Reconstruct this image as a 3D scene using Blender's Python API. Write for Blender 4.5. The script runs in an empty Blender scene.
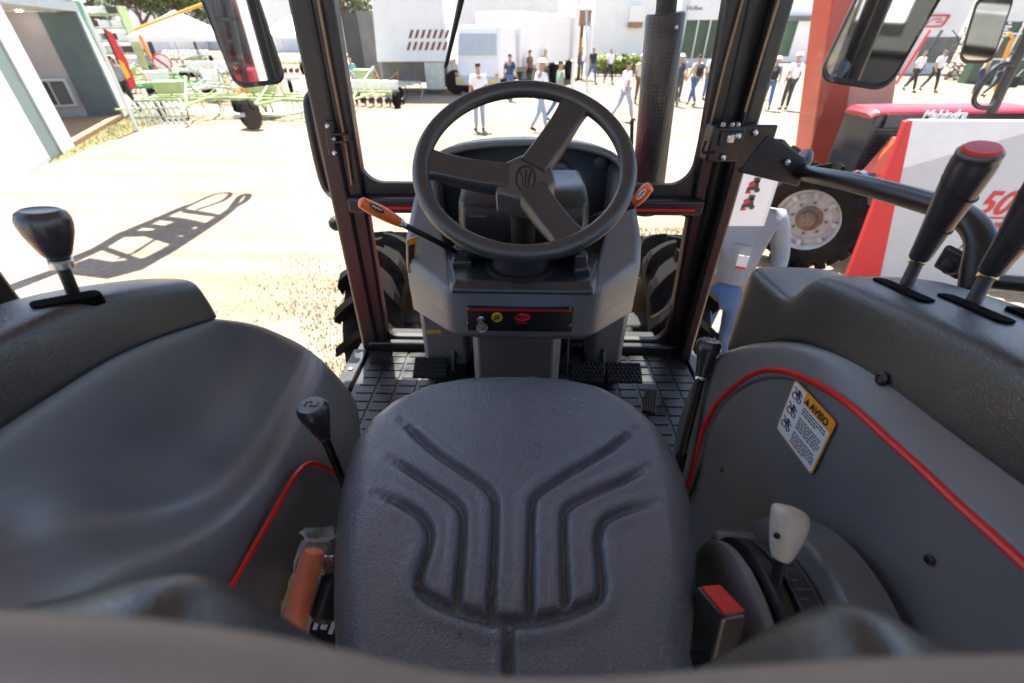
import bpy, bmesh, math, random
from mathutils import Vector, Matrix, Euler
R_ = math.radians
random.seed(7)
scene = bpy.context.scene
COL = scene.collection
H = 2.45                                   # eye height above the ground
SUN_E = R_(66); TRAVEL_X, TRAVEL_Y = .25, -.9682

# ------------------------------------------------------------------ camera model (to place things where the photo shows them)
F = 442.0; PIT = R_(34.87); YAW = R_(1.5); CX, CY = 512.0, 341.5
cp, sp, cs, ss = math.cos(PIT), math.sin(PIT), math.cos(YAW), math.sin(YAW)
def ray(px, py):
    u = (px-CX)/F; v = (CY-py)/F
    f = cp+v*sp; z = -sp+v*cp
    return Vector((u*cs-f*ss, u*ss+f*cs, z))
def at(px, py, x=None, y=None, z=None):
    """point on the sight line of a pixel at a known x, y or height; z is counted from the eye"""
    d = ray(px, py)
    t = x/d.x if x is not None else y/d.y if y is not None else z/d.z
    return d*t+Vector((0, 0, H))
def gnd(px, py):
    return at(px, py, z=-H)
def E(x, y, z):                            # cab coordinates, z from the eye
    return Vector((x, y, z+H))

cam = bpy.data.cameras.new('camera'); camo = bpy.data.objects.new('camera', cam); COL.objects.link(camo)
cam.sensor_width = 36; cam.lens = F/1024*36; cam.clip_start = 0.01; cam.clip_end = 2000
camo.location = (0, 0, H); camo.rotation_euler = (R_(90)-PIT, 0, YAW)
cam.dof.use_dof = True; cam.dof.focus_distance = 0.95; cam.dof.aperture_fstop = 3.6
scene.camera = camo

# ------------------------------------------------------------------ materials
def new_mat(name):
    m = bpy.data.materials.new(name); m.use_nodes = True
    return m, m.node_tree, m.node_tree.nodes['Principled BSDF']
def mat(name, col, rough=0.5, metal=0.0, bump=None, var=0.0, vscale=6.0, spec=0.5, coat=0.0, emit=None, rvar=0.0):
    m, nt, b = new_mat(name); N = nt.nodes; L = nt.links
    b.inputs['Base Color'].default_value = (*col, 1); b.inputs['Roughness'].default_value = rough
    b.inputs['Metallic'].default_value = metal; b.inputs['Specular IOR Level'].default_value = spec
    b.inputs['Coat Weight'].default_value = coat
    tc = N.new('ShaderNodeTexCoord')
    if var or rvar:
        n = N.new('ShaderNodeTexNoise'); n.inputs['Scale'].default_value = vscale; n.inputs['Detail'].default_value = 6
        L.new(tc.outputs['Object'], n.inputs['Vector'])
    if var:
        mr = N.new('ShaderNodeMapRange'); mr.inputs['From Min'].default_value = .3; mr.inputs['From Max'].default_value = .7
        mr.inputs['To Min'].default_value = 1-var; mr.inputs['To Max'].default_value = 1+var
        L.new(n.outputs['Fac'], mr.inputs['Value'])
        mx = N.new('ShaderNodeVectorMath'); mx.operation = 'SCALE'; mx.inputs[0].default_value = col
        L.new(mr.outputs['Result'], mx.inputs['Scale']); L.new(mx.outputs['Vector'], b.inputs['Base Color'])
    if rvar:
        mr = N.new('ShaderNodeMapRange'); mr.inputs['From Min'].default_value = .3; mr.inputs['From Max'].default_value = .7
        mr.inputs['To Min'].default_value = max(.02, rough-rvar); mr.inputs['To Max'].default_value = min(1, rough+rvar)
        L.new(n.outputs['Fac'], mr.inputs['Value']); L.new(mr.outputs['Result'], b.inputs['Roughness'])
    if bump:
        kind, sc, st, dist = bump
        if kind == 'noise':
            t = N.new('ShaderNodeTexNoise'); t.inputs['Detail'].default_value = 4; out = 'Fac'
        else:
            t = N.new('ShaderNodeTexVoronoi'); out = 'Distance'
            if kind == 'grain': t.feature = 'SMOOTH_F1'
            if kind == 'crackle': t.feature = 'DISTANCE_TO_EDGE'
        t.inputs['Scale'].default_value = sc
        L.new(tc.outputs['Object'], t.inputs['Vector'])
        bp = N.new('ShaderNodeBump'); bp.inputs['Strength'].default_value = st; bp.inputs['Distance'].default_value = dist
        if kind == 'grain': bp.invert = True
        if kind == 'crackle':
            cl = N.new('ShaderNodeMapRange'); cl.inputs['From Max'].default_value = .22; cl.interpolation_type = 'SMOOTHSTEP'
            L.new(t.outputs[out], cl.inputs['Value']); L.new(cl.outputs['Result'], bp.inputs['Height'])
        else: L.new(t.outputs[out], bp.inputs['Height'])
        L.new(bp.outputs['Normal'], b.inputs['Normal'])
    if emit:
        b.inputs['Emission Color'].default_value = (*emit[0], 1); b.inputs['Emission Strength'].default_value = emit[1]
    return m
M = {}
M['grey_plastic'] = mat('grey_plastic', (.128, .133, .142), .43, spec=.9, bump=('noise', 300, .22, .001), rvar=.04, vscale=11, var=.07)
M['dark_plastic'] = mat('dark_plastic', (.024, .025, .029), .32, spec=.8, bump=('noise', 600, .12, .001), rvar=.07, vscale=14)
M['pad_vinyl'] = mat('pad_vinyl', (.026, .024, .024), .34, spec=.9, bump=('crackle', 300, .32, .0006), rvar=.06, vscale=12, var=.06)
M['seat_vinyl'] = mat('seat_vinyl', (.106, .117, .138), .30, bump=('crackle', 230, .55, .0008), spec=.8, rvar=.03, vscale=7, var=.06)
M['wheel_rubber'] = mat('wheel_rubber', (.026, .027, .031), .40, spec=.8, bump=('noise', 700, .1, .001), rvar=.06, vscale=20)
M['black_paint'] = mat('black_paint', (.011, .011, .0115), .36, bump=('noise', 35, .03, .002), rvar=.06, vscale=12)
M['black_matte'] = mat('black_matte', (.012, .012, .013), .6, spec=.3)
M['slot_black'] = mat('slot_black', (.003, .003, .003), .9, spec=.05)
M['rubber_seal'] = mat('rubber_seal', (.018, .016, .015), .5)
M['tyre_rubber'] = mat('tyre_rubber', (.0085, .0082, .008), .85, spec=.06, bump=('noise', 60, .2, .004), var=.25, vscale=5)
M['mat_rubber'] = mat('mat_rubber', (.013, .013, .014), .36, bump=('noise', 160, .25, .002), var=.55, vscale=9, rvar=.14)
M['hub_grey'] = mat('hub_grey', (.050, .051, .054), .38, spec=.9, bump=('noise', 400, .15, .001))
M['red_trim'] = mat('red_trim', (.62, .012, .012), .3)
M['red_plastic'] = mat('red_plastic', (.62, .03, .022), .35)
M['orange_plastic'] = mat('orange_plastic', (.80, .15, .02), .38, var=.06, vscale=30)
M['beige_plastic'] = mat('beige_plastic', (.56, .49, .40), .42, var=.05, vscale=40)
M['steel'] = mat('steel', (.55, .55, .55), .28, 1.0, rvar=.1, vscale=60)
M['brass'] = mat('brass', (.62, .45, .16), .32, 1.0)
M['amber_glint'] = mat('amber_glint', (.30, .18, .075), .3)  # stands in for sunlit ground mirrored in the rounded pillar edges
M['white_print'] = mat('white_print', (.75, .75, .75), .5)
M['grey_print'] = mat('grey_print', (.25, .25, .26), .5)
M['mark_grey'] = mat('mark_grey', (.13, .13, .135), .5)
M['dark_print'] = mat('dark_print', (.045, .045, .05), .5)
M['brown_print'] = mat('brown_print', (.17, .06, .03), .6)
M['black_print'] = mat('black_print', (.02, .02, .02), .5)
M['yellow_print'] = mat('yellow_print', (.80, .52, .02), .45)
M['orange_print'] = mat('orange_print', (.85, .33, .015), .45)
M['red_print'] = mat('red_print', (.66, .02, .03), .45)
M['label_white'] = mat('label_white', (.72, .73, .76), .4)
M['sill_plastic'] = mat('sill_plastic', (.25, .21, .185), .6, bump=('noise', 200, .2, .001), var=.12, vscale=20)
M['headliner'] = mat('headliner', (.42, .43, .45), .8)
M['tractor_red'] = mat('tractor_red', (.20, .006, .014), .35, coat=.1)
M['tractor_red_orange'] = mat('tractor_red_orange', (.60, .075, .03), .4)
M['hood_dark'] = mat('hood_dark', (.015, .017, .024), .3)
M['rim_silver'] = mat('rim_silver', (.36, .375, .385), .4, var=.30, vscale=4)
M['rim_yellow'] = mat('rim_yellow', (.085, .068, .016), .5, var=.3, vscale=9)
M['hub_rust'] = mat('hub_rust', (.14, .10, .07), .7, var=.4, vscale=20)
M['white_paint'] = mat('white_paint', (.80, .80, .79), .5, var=.03)
M['white_canvas'] = mat('white_canvas', (.78, .78, .77), .8, var=.04, vscale=.8)
M['teal_panel'] = mat('teal_panel', (.075, .115, .13), .6, var=.06, vscale=2)
M['teal_light'] = mat('teal_light', (.17, .24, .235), .6, var=.05, vscale=2)
M['mauve_wall'] = mat('mauve_wall', (.36, .33, .36), .7, var=.04, vscale=2)
M['pale_grey'] = mat('pale_grey', (.48, .52, .55), .6, var=.05, vscale=2)
M['green_print'] = mat('green_print', (.06, .32, .15), .5)
M['wood'] = mat('wood', (.30, .17, .09), .6, var=.25, vscale=7)
M['wood_dark'] = mat('wood_dark', (.13, .085, .06), .7, var=.3, vscale=7)
M['lime_paint'] = mat('lime_paint', (.38, .47, .22), .5, var=.15, vscale=3)
M['green_paint'] = mat('green_paint', (.05, .26, .09), .45, var=.15, vscale=3)
M['pale_steel'] = mat('pale_steel', (.52, .55, .48), .5, var=.2, vscale=3)
M['orange_paint'] = mat('orange_paint', (.75, .30, .03), .45)
M['dark_panel'] = mat('dark_panel', (.05, .055, .05), .6, var=.2, vscale=2)
M['grey_panel'] = mat('grey_panel', (.14, .145, .14), .6, var=.2, vscale=1.5)
M['truck_white'] = mat('truck_white', (.82, .82, .82), .35)
M['yellow_paint'] = mat('yellow_paint', (.75, .55, .05), .5)
M['terracotta'] = mat('terracotta', (.55, .24, .15), .7, var=.1)
M['pylon_red'] = mat('pylon_red', (.44, .055, .028), .45, var=.06, vscale=2)
M['pylon_red_lit'] = mat('pylon_red_lit', (.66, .30, .22), .5, var=.06, vscale=2)  # the pylon's red, lightened for its sunlit right face
M['green_glass'] = mat('green_glass', (.030, .085, .055), .15, var=.2, vscale=1.0)
M['board_sunlit'] = mat('board_sunlit', (.80, .81, .83), .4)
M['board_shaded'] = mat('board_shaded', (.56, .57, .59), .4)  # shaded part of the white board, painted as a greyer tone
M['paper'] = mat('paper', (.84, .83, .82), .55)
M['skin'] = mat('skin', (.42, .24, .16), .55)
M['hair'] = mat('hair', (.03, .022, .018), .6)
M['leaf'] = mat('leaf', (.075, .11, .03), .6, var=.5, vscale=1.2)
M['leaf_lime'] = mat('leaf_lime', (.17, .22, .03), .6, var=.4, vscale=3)
M['bark'] = mat('bark', (.12, .085, .06), .85, var=.3, vscale=8)
M['clear_bag'] = None
CL = dict(white=(.80, .80, .80), jeans=(.07, .14, .30), pale_jeans=(.30, .38, .50), black=(.02, .02, .022), navy=(.03, .05, .12),
          green=(.22, .38, .27), grey=(.30, .32, .36), blue=(.12, .26, .45), teal=(.16, .42, .45), brown=(.14, .08, .05), cream=(.62, .52, .38), darkgrey=(.06, .06, .065), slate=(.25, .27, .30))
for k, c in CL.items(): M['cloth_'+k] = mat('cloth_'+k, c, .8, bump=('noise', 30, .3, .01), var=.08, vscale=8)

def glass_mat(name, tint, refl=1.0, ior=1.45, dirt=0.0):
    m = bpy.data.materials.new(name); m.use_nodes = True; nt = m.node_tree; N = nt.nodes; L = nt.links
    N.remove(N['Principled BSDF']); out = N['Material Output']
    t = N.new('ShaderNodeBsdfTransparent'); t.inputs['Color'].default_value = (*tint, 1)
    g = N.new('ShaderNodeBsdfGlossy'); g.inputs['Roughness'].default_value = .02
    fr = N.new('ShaderNodeFresnel'); fr.inputs['IOR'].default_value = ior
    gm = N.new('ShaderNodeNewGeometry'); ml = N.new('ShaderNodeMath'); ml.operation = 'MULTIPLY_ADD'; ml.inputs[1].default_value = -1; ml.inputs[2].default_value = 1
    L.new(gm.outputs['Backfacing'], ml.inputs[0]); m2 = N.new('ShaderNodeMath'); m2.operation = 'MULTIPLY'; L.new(fr.outputs[0], m2.inputs[0]); L.new(ml.outputs[0], m2.inputs[1])
    mx = N.new('ShaderNodeMixShader'); L.new(m2.outputs[0], mx.inputs[0]); L.new(t.outputs[0], mx.inputs[1]); L.new(g.outputs[0], mx.inputs[2])
    if dirt:
        tc = N.new('ShaderNodeTexCoord'); n = N.new('ShaderNodeTexNoise'); n.inputs['Scale'].default_value = 7; n.inputs['Detail'].default_value = 10; n.inputs['Roughness'].default_value = .72
        L.new(tc.outputs['Object'], n.inputs['Vector']); mr = N.new('ShaderNodeMapRange'); mr.inputs['From Min'].default_value = .42; mr.inputs['From Max'].default_value = .78; mr.inputs['To Max'].default_value = dirt
        L.new(n.outputs['Fac'], mr.inputs['Value']); df = N.new('ShaderNodeBsdfDiffuse'); df.inputs['Color'].default_value = (.55, .5, .43, 1); m4 = N.new('ShaderNodeMixShader')
        L.new(mr.outputs[0], m4.inputs[0]); L.new(mx.outputs[0], m4.inputs[1]); L.new(df.outputs[0], m4.inputs[2]); mx = m4
    L.new(mx.outputs[0], out.inputs['Surface'])
    return m
M['glass'] = glass_mat('pane_glass', (.97, .975, .97), ior=1.22, dirt=.07)
def bag_mat():
    m = bpy.data.materials.new('clear_bag'); m.use_nodes = True; nt = m.node_tree; N = nt.nodes; L = nt.links
    b = N['Principled BSDF']; b.inputs['Base Color'].default_value = (.7, .7, .7, 1); b.inputs['Roughness'].default_value = .2
    t = N.new('ShaderNodeBsdfTransparent'); mx = N.new('ShaderNodeMixShader'); lw = N.new('ShaderNodeLayerWeight'); lw.inputs[0].default_value = .35
    mr = N.new('ShaderNodeMapRange'); mr.inputs['To Min'].default_value = .10; mr.inputs['To Max'].default_value = .75
    L.new(lw.outputs['Facing'], mr.inputs['Value']); L.new(mr.outputs[0], mx.inputs[0])
    L.new(t.outputs[0], mx.inputs[1]); L.new(b.outputs[0], mx.inputs[2]); L.new(mx.outputs[0], N['Material Output'].inputs['Surface'])
    return m
M['clear_bag'] = bag_mat()
def mirror_mat():
    m, nt, b = new_mat('mirror_glass'); b.inputs['Base Color'].default_value = (.62, .64, .63, 1); b.inputs['Metallic'].default_value = 1; b.inputs['Roughness'].default_value = .03
    return m
M['mirror'] = mirror_mat()
def shield_mat():                          # perforated heat shield: rows of small dark holes
    m, nt, b = new_mat('perforated_black'); N = nt.nodes; L = nt.links
    tc = N.new('ShaderNodeTexCoord'); v = N.new('ShaderNodeTexVoronoi'); v.inputs['Scale'].default_value = 95; v.inputs['Randomness'].default_value = .12
    L.new(tc.outputs['Object'], v.inputs['Vector'])
    r = N.new('ShaderNodeValToRGB'); r.color_ramp.elements[0].position = .28; r.color_ramp.elements[0].color = (.002, .002, .002, 1)
    r.color_ramp.elements[1].position = .36; r.color_ramp.elements[1].color = (.035, .034, .034, 1)
    L.new(v.outputs['Distance'], r.inputs[0]); L.new(r.outputs[0], b.inputs['Base Color'])
    b.inputs['Roughness'].default_value = .38
    bp = N.new('ShaderNodeBump'); bp.inputs['Strength'].default_value = .5; bp.inputs['Distance'].default_value = .003
    L.new(v.outputs['Distance'], bp.inputs['Height']); L.new(bp.outputs[0], b.inputs['Normal'])
    return m
M['shield'] = shield_mat()
def ground_mat():
    m, nt, b = new_mat('sandy_ground'); N = nt.nodes; L = nt.links
    tc = N.new('ShaderNodeTexCoord')
    n1 = N.new('ShaderNodeTexNoise'); n1.inputs['Scale'].default_value = .35; n1.inputs['Detail'].default_value = 8; n1.inputs['Roughness'].default_value = .65
    n2 = N.new('ShaderNodeTexNoise'); n2.inputs['Scale'].default_value = 14; n2.inputs['Detail'].default_value = 8; n2.inputs['Roughness'].default_value = .75
    n3 = N.new('ShaderNodeTexVoronoi'); n3.inputs['Scale'].default_value = 26
    for n in (n1, n2, n3): L.new(tc.outputs['Object'], n.inputs['Vector'])
    r1 = N.new('ShaderNodeValToRGB'); e = r1.color_ramp.elements
    e[0].position = .32; e[0].color = (.25, .200, .150, 1); e[1].position = .66; e[1].color = (.345, .295, .238, 1)
    L.new(n1.outputs['Fac'], r1.inputs[0])
    r2 = N.new('ShaderNodeValToRGB'); e = r2.color_ramp.elements
    e[0].position = .36; e[0].color = (.68, .62, .55, 1); e[1].position = .62; e[1].color = (1, 1, 1, 1)
    L.new(n2.outputs['Fac'], r2.inputs[0])
    mx = N.new('ShaderNodeMix'); mx.data_type = 'RGBA'; mx.blend_type = 'MULTIPLY'; mx.inputs[0].default_value = 1
    L.new(r1.outputs[0], mx.inputs[6]); L.new(r2.outputs[0], mx.inputs[7])
    # tyre-track streaks running across the road
    wv = N.new('ShaderNodeTexNoise'); mp = N.new('ShaderNodeMapping'); mp.inputs['Scale'].default_value = (.06, 1.3, 1); mp.inputs['Rotation'].default_value = (0, 0, R_(12))
    L.new(tc.outputs['Object'], mp.inputs[0]); L.new(mp.outputs[0], wv.inputs['Vector']); wv.inputs['Scale'].default_value = 1.2; wv.inputs['Detail'].default_value = 5
    r4 = N.new('ShaderNodeValToRGB'); e = r4.color_ramp.elements; e[0].position = .42; e[0].color = (.86, .82, .78, 1); e[1].position = .56; e[1].color = (1, 1, 1, 1)
    L.new(wv.outputs['Fac'], r4.inputs[0])
    m3 = N.new('ShaderNodeMix'); m3.data_type = 'RGBA'; m3.blend_type = 'MULTIPLY'; m3.inputs[0].default_value = 1
    L.new(mx.outputs[2], m3.inputs[6]); L.new(r4.outputs[0], m3.inputs[7])
    L.new(m3.outputs[2], b.inputs['Base Color']); b.inputs['Roughness'].default_value = .95; b.inputs['Specular IOR Level'].default_value = .1
    bp = N.new('ShaderNodeBump'); bp.inputs['Strength'].default_value = .8; bp.inputs['Distance'].default_value = .03
    L.new(n2.outputs['Fac'], bp.inputs['Height']); L.new(bp.outputs[0], b.inputs['Normal'])
    return m
M['ground'] = ground_mat()
def grass_mat(name, c1, c2):
    m, nt, b = new_mat(name); N = nt.nodes; L = nt.links
    tc = N.new('ShaderNodeTexCoord'); n = N.new('ShaderNodeTexNoise'); n.inputs['Scale'].default_value = 5; n.inputs['Detail'].default_value = 9; n.inputs['Roughness'].default_value = .7
    L.new(tc.outputs['Object'], n.inputs['Vector'])
    r = N.new('ShaderNodeValToRGB'); e = r.color_ramp.elements; e[0].position = .35; e[0].color = (*c1, 1); e[1].position = .65; e[1].color = (*c2, 1)
    L.new(n.outputs['Fac'], r.inputs[0]); L.new(r.outputs[0], b.inputs['Base Color']); b.inputs['Roughness'].default_value = .9
    return m
M['lawn'] = grass_mat('lawn', (.10, .085, .03), (.17, .15, .05))
M['grass_blade'] = grass_mat('grass_blade', (.16, .15, .04), (.36, .30, .13))

# ------------------------------------------------------------------ object helpers
ORI = {}
def empty(name, loc, label, cat, group=None, rz=0):
    o = bpy.data.objects.new(name, None); COL.objects.link(o); o.location = loc; o.rotation_euler = (0, 0, rz); o.empty_display_size = .1
    o['label'] = label; o['category'] = cat
    if group: o['group'] = group
    ORI[o.name] = Vector(loc); return o
def tag(o, label, cat, group=None):
    o['label'] = label; o['category'] = cat
    if group: o['group'] = group
    return o
class MB:
    """collects shapes into one mesh"""
    def __init__(s): s.bm = bmesh.new()
    def poly(s, pts, faces):
        vs = [s.bm.verts.new(p) for p in pts]
        for f in faces:
            try: s.bm.faces.new([vs[i] for i in f])
            except ValueError: pass
        return vs
    def box(s, c, d, rot=None, taper=1.0):
        c = Vector(c); hx, hy, hz = d[0]/2, d[1]/2, d[2]/2
        m = rot if isinstance(rot, Matrix) else Euler(rot).to_matrix() if rot else Matrix.Identity(3)
        P = [c+m@Vector((x*(taper if z > 0 else 1), y*(taper if z > 0 else 1), z)) for z in (-hz, hz) for x, y in ((-hx, -hy), (hx, -hy), (hx, hy), (-hx, hy))]
        s.poly(P, [(3, 2, 1, 0), (4, 5, 6, 7), (0, 1, 5, 4), (1, 2, 6, 5), (2, 3, 7, 6), (3, 0, 4, 7)]); return s
    def box2(s, a, b):
        return s.box([(a[i]+b[i])/2 for i in range(3)], [abs(b[i]-a[i]) for i in range(3)])
    def hexa(s, P):
        s.poly(P, [(3, 2, 1, 0), (4, 5, 6, 7), (0, 1, 5, 4), (1, 2, 6, 5), (2, 3, 7, 6), (3, 0, 4, 7)]); return s
    def prism(s, pts, vec):
        n = len(pts); vec = Vector(vec); P = [Vector(p) for p in pts]+[Vector(p)+vec for p in pts]
        s.poly(P, [tuple(range(n-1, -1, -1)), tuple(range(n, 2*n))]+[(i, (i+1) % n, n+(i+1) % n, n+i) for i in range(n)]); return s
    def tube(s, pts, r, n=10, closed=False, smooth_path=0):
        pts = [Vector(p) for p in pts]
        if smooth_path: pts = spline(pts, smooth_path, closed)
        k = len(pts); rs = r if isinstance(r, (list, tuple)) else [r]*k
        if len(rs) != k: rs = [rs[0]+(rs[-1]-rs[0])*i/(k-1) for i in range(k)]
        up = None; rings = []
        for i, p in enumerate(pts):
            a = pts[(i-1) % k] if (closed or i > 0) else p; b = pts[(i+1) % k] if (closed or i < k-1) else p
            t = (b-a).normalized()
            if up is None: up = t.orthogonal().normalized()
            else:
                up = (up-t*up.dot(t)); up = up.normalized() if up.length > 1e-6 else t.orthogonal().normalized()
            w = t.cross(up)
            rings.append([s.bm.verts.new(p+(up*math.cos(2*math.pi*j/n)+w*math.sin(2*math.pi*j/n))*rs[i]) for j in range(n)])
        for i in range(k if closed else k-1):
            A, B = rings[i], rings[(i+1) % k]
            for j in range(n): s.bm.faces.new((A[j], A[(j+1) % n], B[(j+1) % n], B[j]))
        if not closed: s.bm.faces.new(rings[0][::-1]); s.bm.faces.new(rings[-1])
        return s
    def lathe(s, prof, o=(0, 0, 0), axis=(0, 0, 1), n=28, cap=True, sx=1, sy=1):
        o = Vector(o); q = Vector((0, 0, 1)).rotation_difference(Vector(axis).normalized()).to_matrix()
        rings = []
        for r, z in prof:
            rings.append([s.bm.verts.new(o+q@Vector((max(r, 1e-5)*math.cos(2*math.pi*j/n)*sx, max(r, 1e-5)*math.sin(2*math.pi*j/n)*sy, z))) for j in range(n)])
        for A, B in zip(rings, rings[1:]):
            for j in range(n): s.bm.faces.new((A[j], A[(j+1) % n], B[(j+1) % n], B[j]))
        if cap: s.bm.faces.new(rings[0][::-1]); s.bm.faces.new(rings[-1])
        return s
    def grid(s, rows, close_u=False):
        V = [[s.bm.verts.new(p) for p in r] for r in rows]
        for A, B in zip(V, V[1:]):
            m = len(A)
            for j in range(m if close_u else m-1): s.bm.faces.new((A[j], A[(j+1) % m], B[(j+1) % m], B[j]))
        return V
    def ring_plate(s, outer, inner, vec):
        """plate with a hole; outer and inner outlines have the same number of points"""
        n = len(outer); vec = Vector(vec); P = [Vector(p) for p in outer]+[Vector(p) for p in inner]
        Q = P+[p+vec for p in P]; f = []
        for i in range(n):
            j = (i+1) % n
            f += [(i, j, n+j, n+i), (2*n+i, 3*n+i, 3*n+j, 2*n+j), (i, 2*n+i, 2*n+j, j), (n+i, n+j, 3*n+j, 3*n+i)]
        s.poly(Q, f); return s
    def build(s, name, m, parent=None, smooth=True, bevel=0, bseg=2, subd=0, solid=0, sharp=40, label=None, origin=None, soff=-1, loc=None):
        me = bpy.data.meshes.new(name)
        bmesh.ops.recalc_face_normals(s.bm, faces=s.bm.faces)
        top = parent
        o0 = Vector((0, 0, 0))
        if parent is not None: o0 = ORI[parent.name]
        elif origin is not None: o0 = Vector(origin)
        if o0.length: bmesh.ops.translate(s.bm, verts=s.bm.verts, vec=-o0)
        s.bm.to_mesh(me); s.bm.free()
        if smooth:
            for p in me.polygons: p.use_smooth = True
            me.set_sharp_from_angle(angle=R_(sharp))
        o = bpy.data.objects.new(name, me); COL.objects.link(o)
        for mm in (m if isinstance(m, list) else [m]): me.materials.append(mm)
        if parent is not None: o.parent = parent; ORI[o.name] = o0
        else: o.location = o0; ORI[o.name] = o0
        if solid:
            md = o.modifiers.new('solid', 'SOLIDIFY'); md.thickness = solid; md.offset = soff
        if bevel:
            md = o.modifiers.new('bevel', 'BEVEL'); md.width = bevel; md.segments = bseg; md.limit_method = 'ANGLE'; md.angle_limit = R_(35)
        if subd:
            md = o.modifiers.new('sub', 'SUBSURF'); md.levels = subd; md.render_levels = subd
        if label: o['label'] = label
        return o
def structure(o): o['kind'] = 'structure'; return o
def spline(pts, k, closed=False):
    n = len(pts); out = []
    for i in range(n if closed else n-1):
        p0 = pts[(i-1) % n] if closed or i > 0 else pts[0]*2-pts[1]
        p1 = pts[i]; p2 = pts[(i+1) % n]
        p3 = pts[(i+2) % n] if closed or i < n-2 else pts[-1]*2-pts[-2]
        for j in range(k):
            t = j/k
            out.append(.5*((2*p1)+(p2-p0)*t+(2*p0-5*p1+4*p2-p3)*t*t+(3*p1-p0-3*p2+p3)*t**3))
    if not closed: out.append(pts[-1])
    return out
def rrect(x0, x1, z0, z1, r, n=6):
    """rounded rectangle outline in 2-D, counter-clockwise"""
    out = []
    for cx, cz, a0 in ((x1-r, z1-r, 0), (x0+r, z1-r, 90), (x0+r, z0+r, 180), (x1-r, z0+r, 270)):
        for i in range(n+1):
            a = R_(a0+90*i/n); out.append((cx+r*math.cos(a), cz+r*math.sin(a)))
    return out
def rect_like(x0, x1, z0, z1, n=6):
    """a plain rectangle outline with the point count of rrect"""
    out = []
    for cx, cz in ((x1, z1), (x0, z1), (x0, z0), (x1, z0)):
        out += [(cx, cz)]*(n+1)
    # spread the duplicates slightly so that no face collapses
    res = []
    cn = [(x1, z1), (x0, z1), (x0, z0), (x1, z0)]
    for k in range(4):
        c = Vector((*cn[k], 0)); prv = Vector((*cn[k-1], 0)); nxt = Vector((*cn[(k+1) % 4], 0))
        for i in range(n+1):
            t = i/n
            if t < .5: p = c+(prv-c)*(.12*(1-2*t))
            else: p = c+(nxt-c)*(.12*(2*t-1))
            res.append((p.x, p.y))
    return res
def text_mb(mb, s, size, mtx, extr=0.0006, shear=0.0, align='LEFT', bold=0.0):
    cu = bpy.data.curves.new('t', 'FONT'); cu.body = s; cu.size = size; cu.extrude = extr; cu.shear = shear; cu.align_x = align; cu.offset = bold; cu.resolution_u = 3
    o = bpy.data.objects.new('t', cu); COL.objects.link(o)
    dg = bpy.context.evaluated_depsgraph_get(); dg.update()
    me = bpy.data.meshes.new_from_object(o.evaluated_get(dg)); me.transform(mtx)
    mb.bm.from_mesh(me); bpy.data.objects.remove(o); bpy.data.curves.remove(cu); bpy.data.meshes.remove(me)
def frame_mtx(o, ex, ey):
    ex = Vector(ex).normalized(); ey = Vector(ey); ey = (ey-ex*ey.dot(ex)).normalized(); ez = ex.cross(ey)
    m = Matrix((ex, ey, ez)).transposed().to_4x4(); m.translation = Vector(o); return m
def copy_tree(o, parent=None, deep=True):
    c = o.copy(); COL.objects.link(c); c.parent = parent
    for ch in list(o.children): copy_tree(ch, c)
    return c

# ================================================================== SETTING
g = MB(); S = 900
g.grid([[(-S, -S, 0), (S, -S, 0)], [(-S, S, 0), (S, S, 0)]])
structure(g.build('ground', M['ground'], smooth=False))

# ================================================================== OUR TRACTOR (seen from its own seat)
TR = empty('tractor', (0, 0.6, 0), 'red tractor seen from inside its grey and black cab, over the seat and steering wheel', 'tractor')
def P_(mb, name, m, par=TR, **k): return mb.build(name, M[m] if isinstance(m, str) else m, par, **k)

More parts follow.
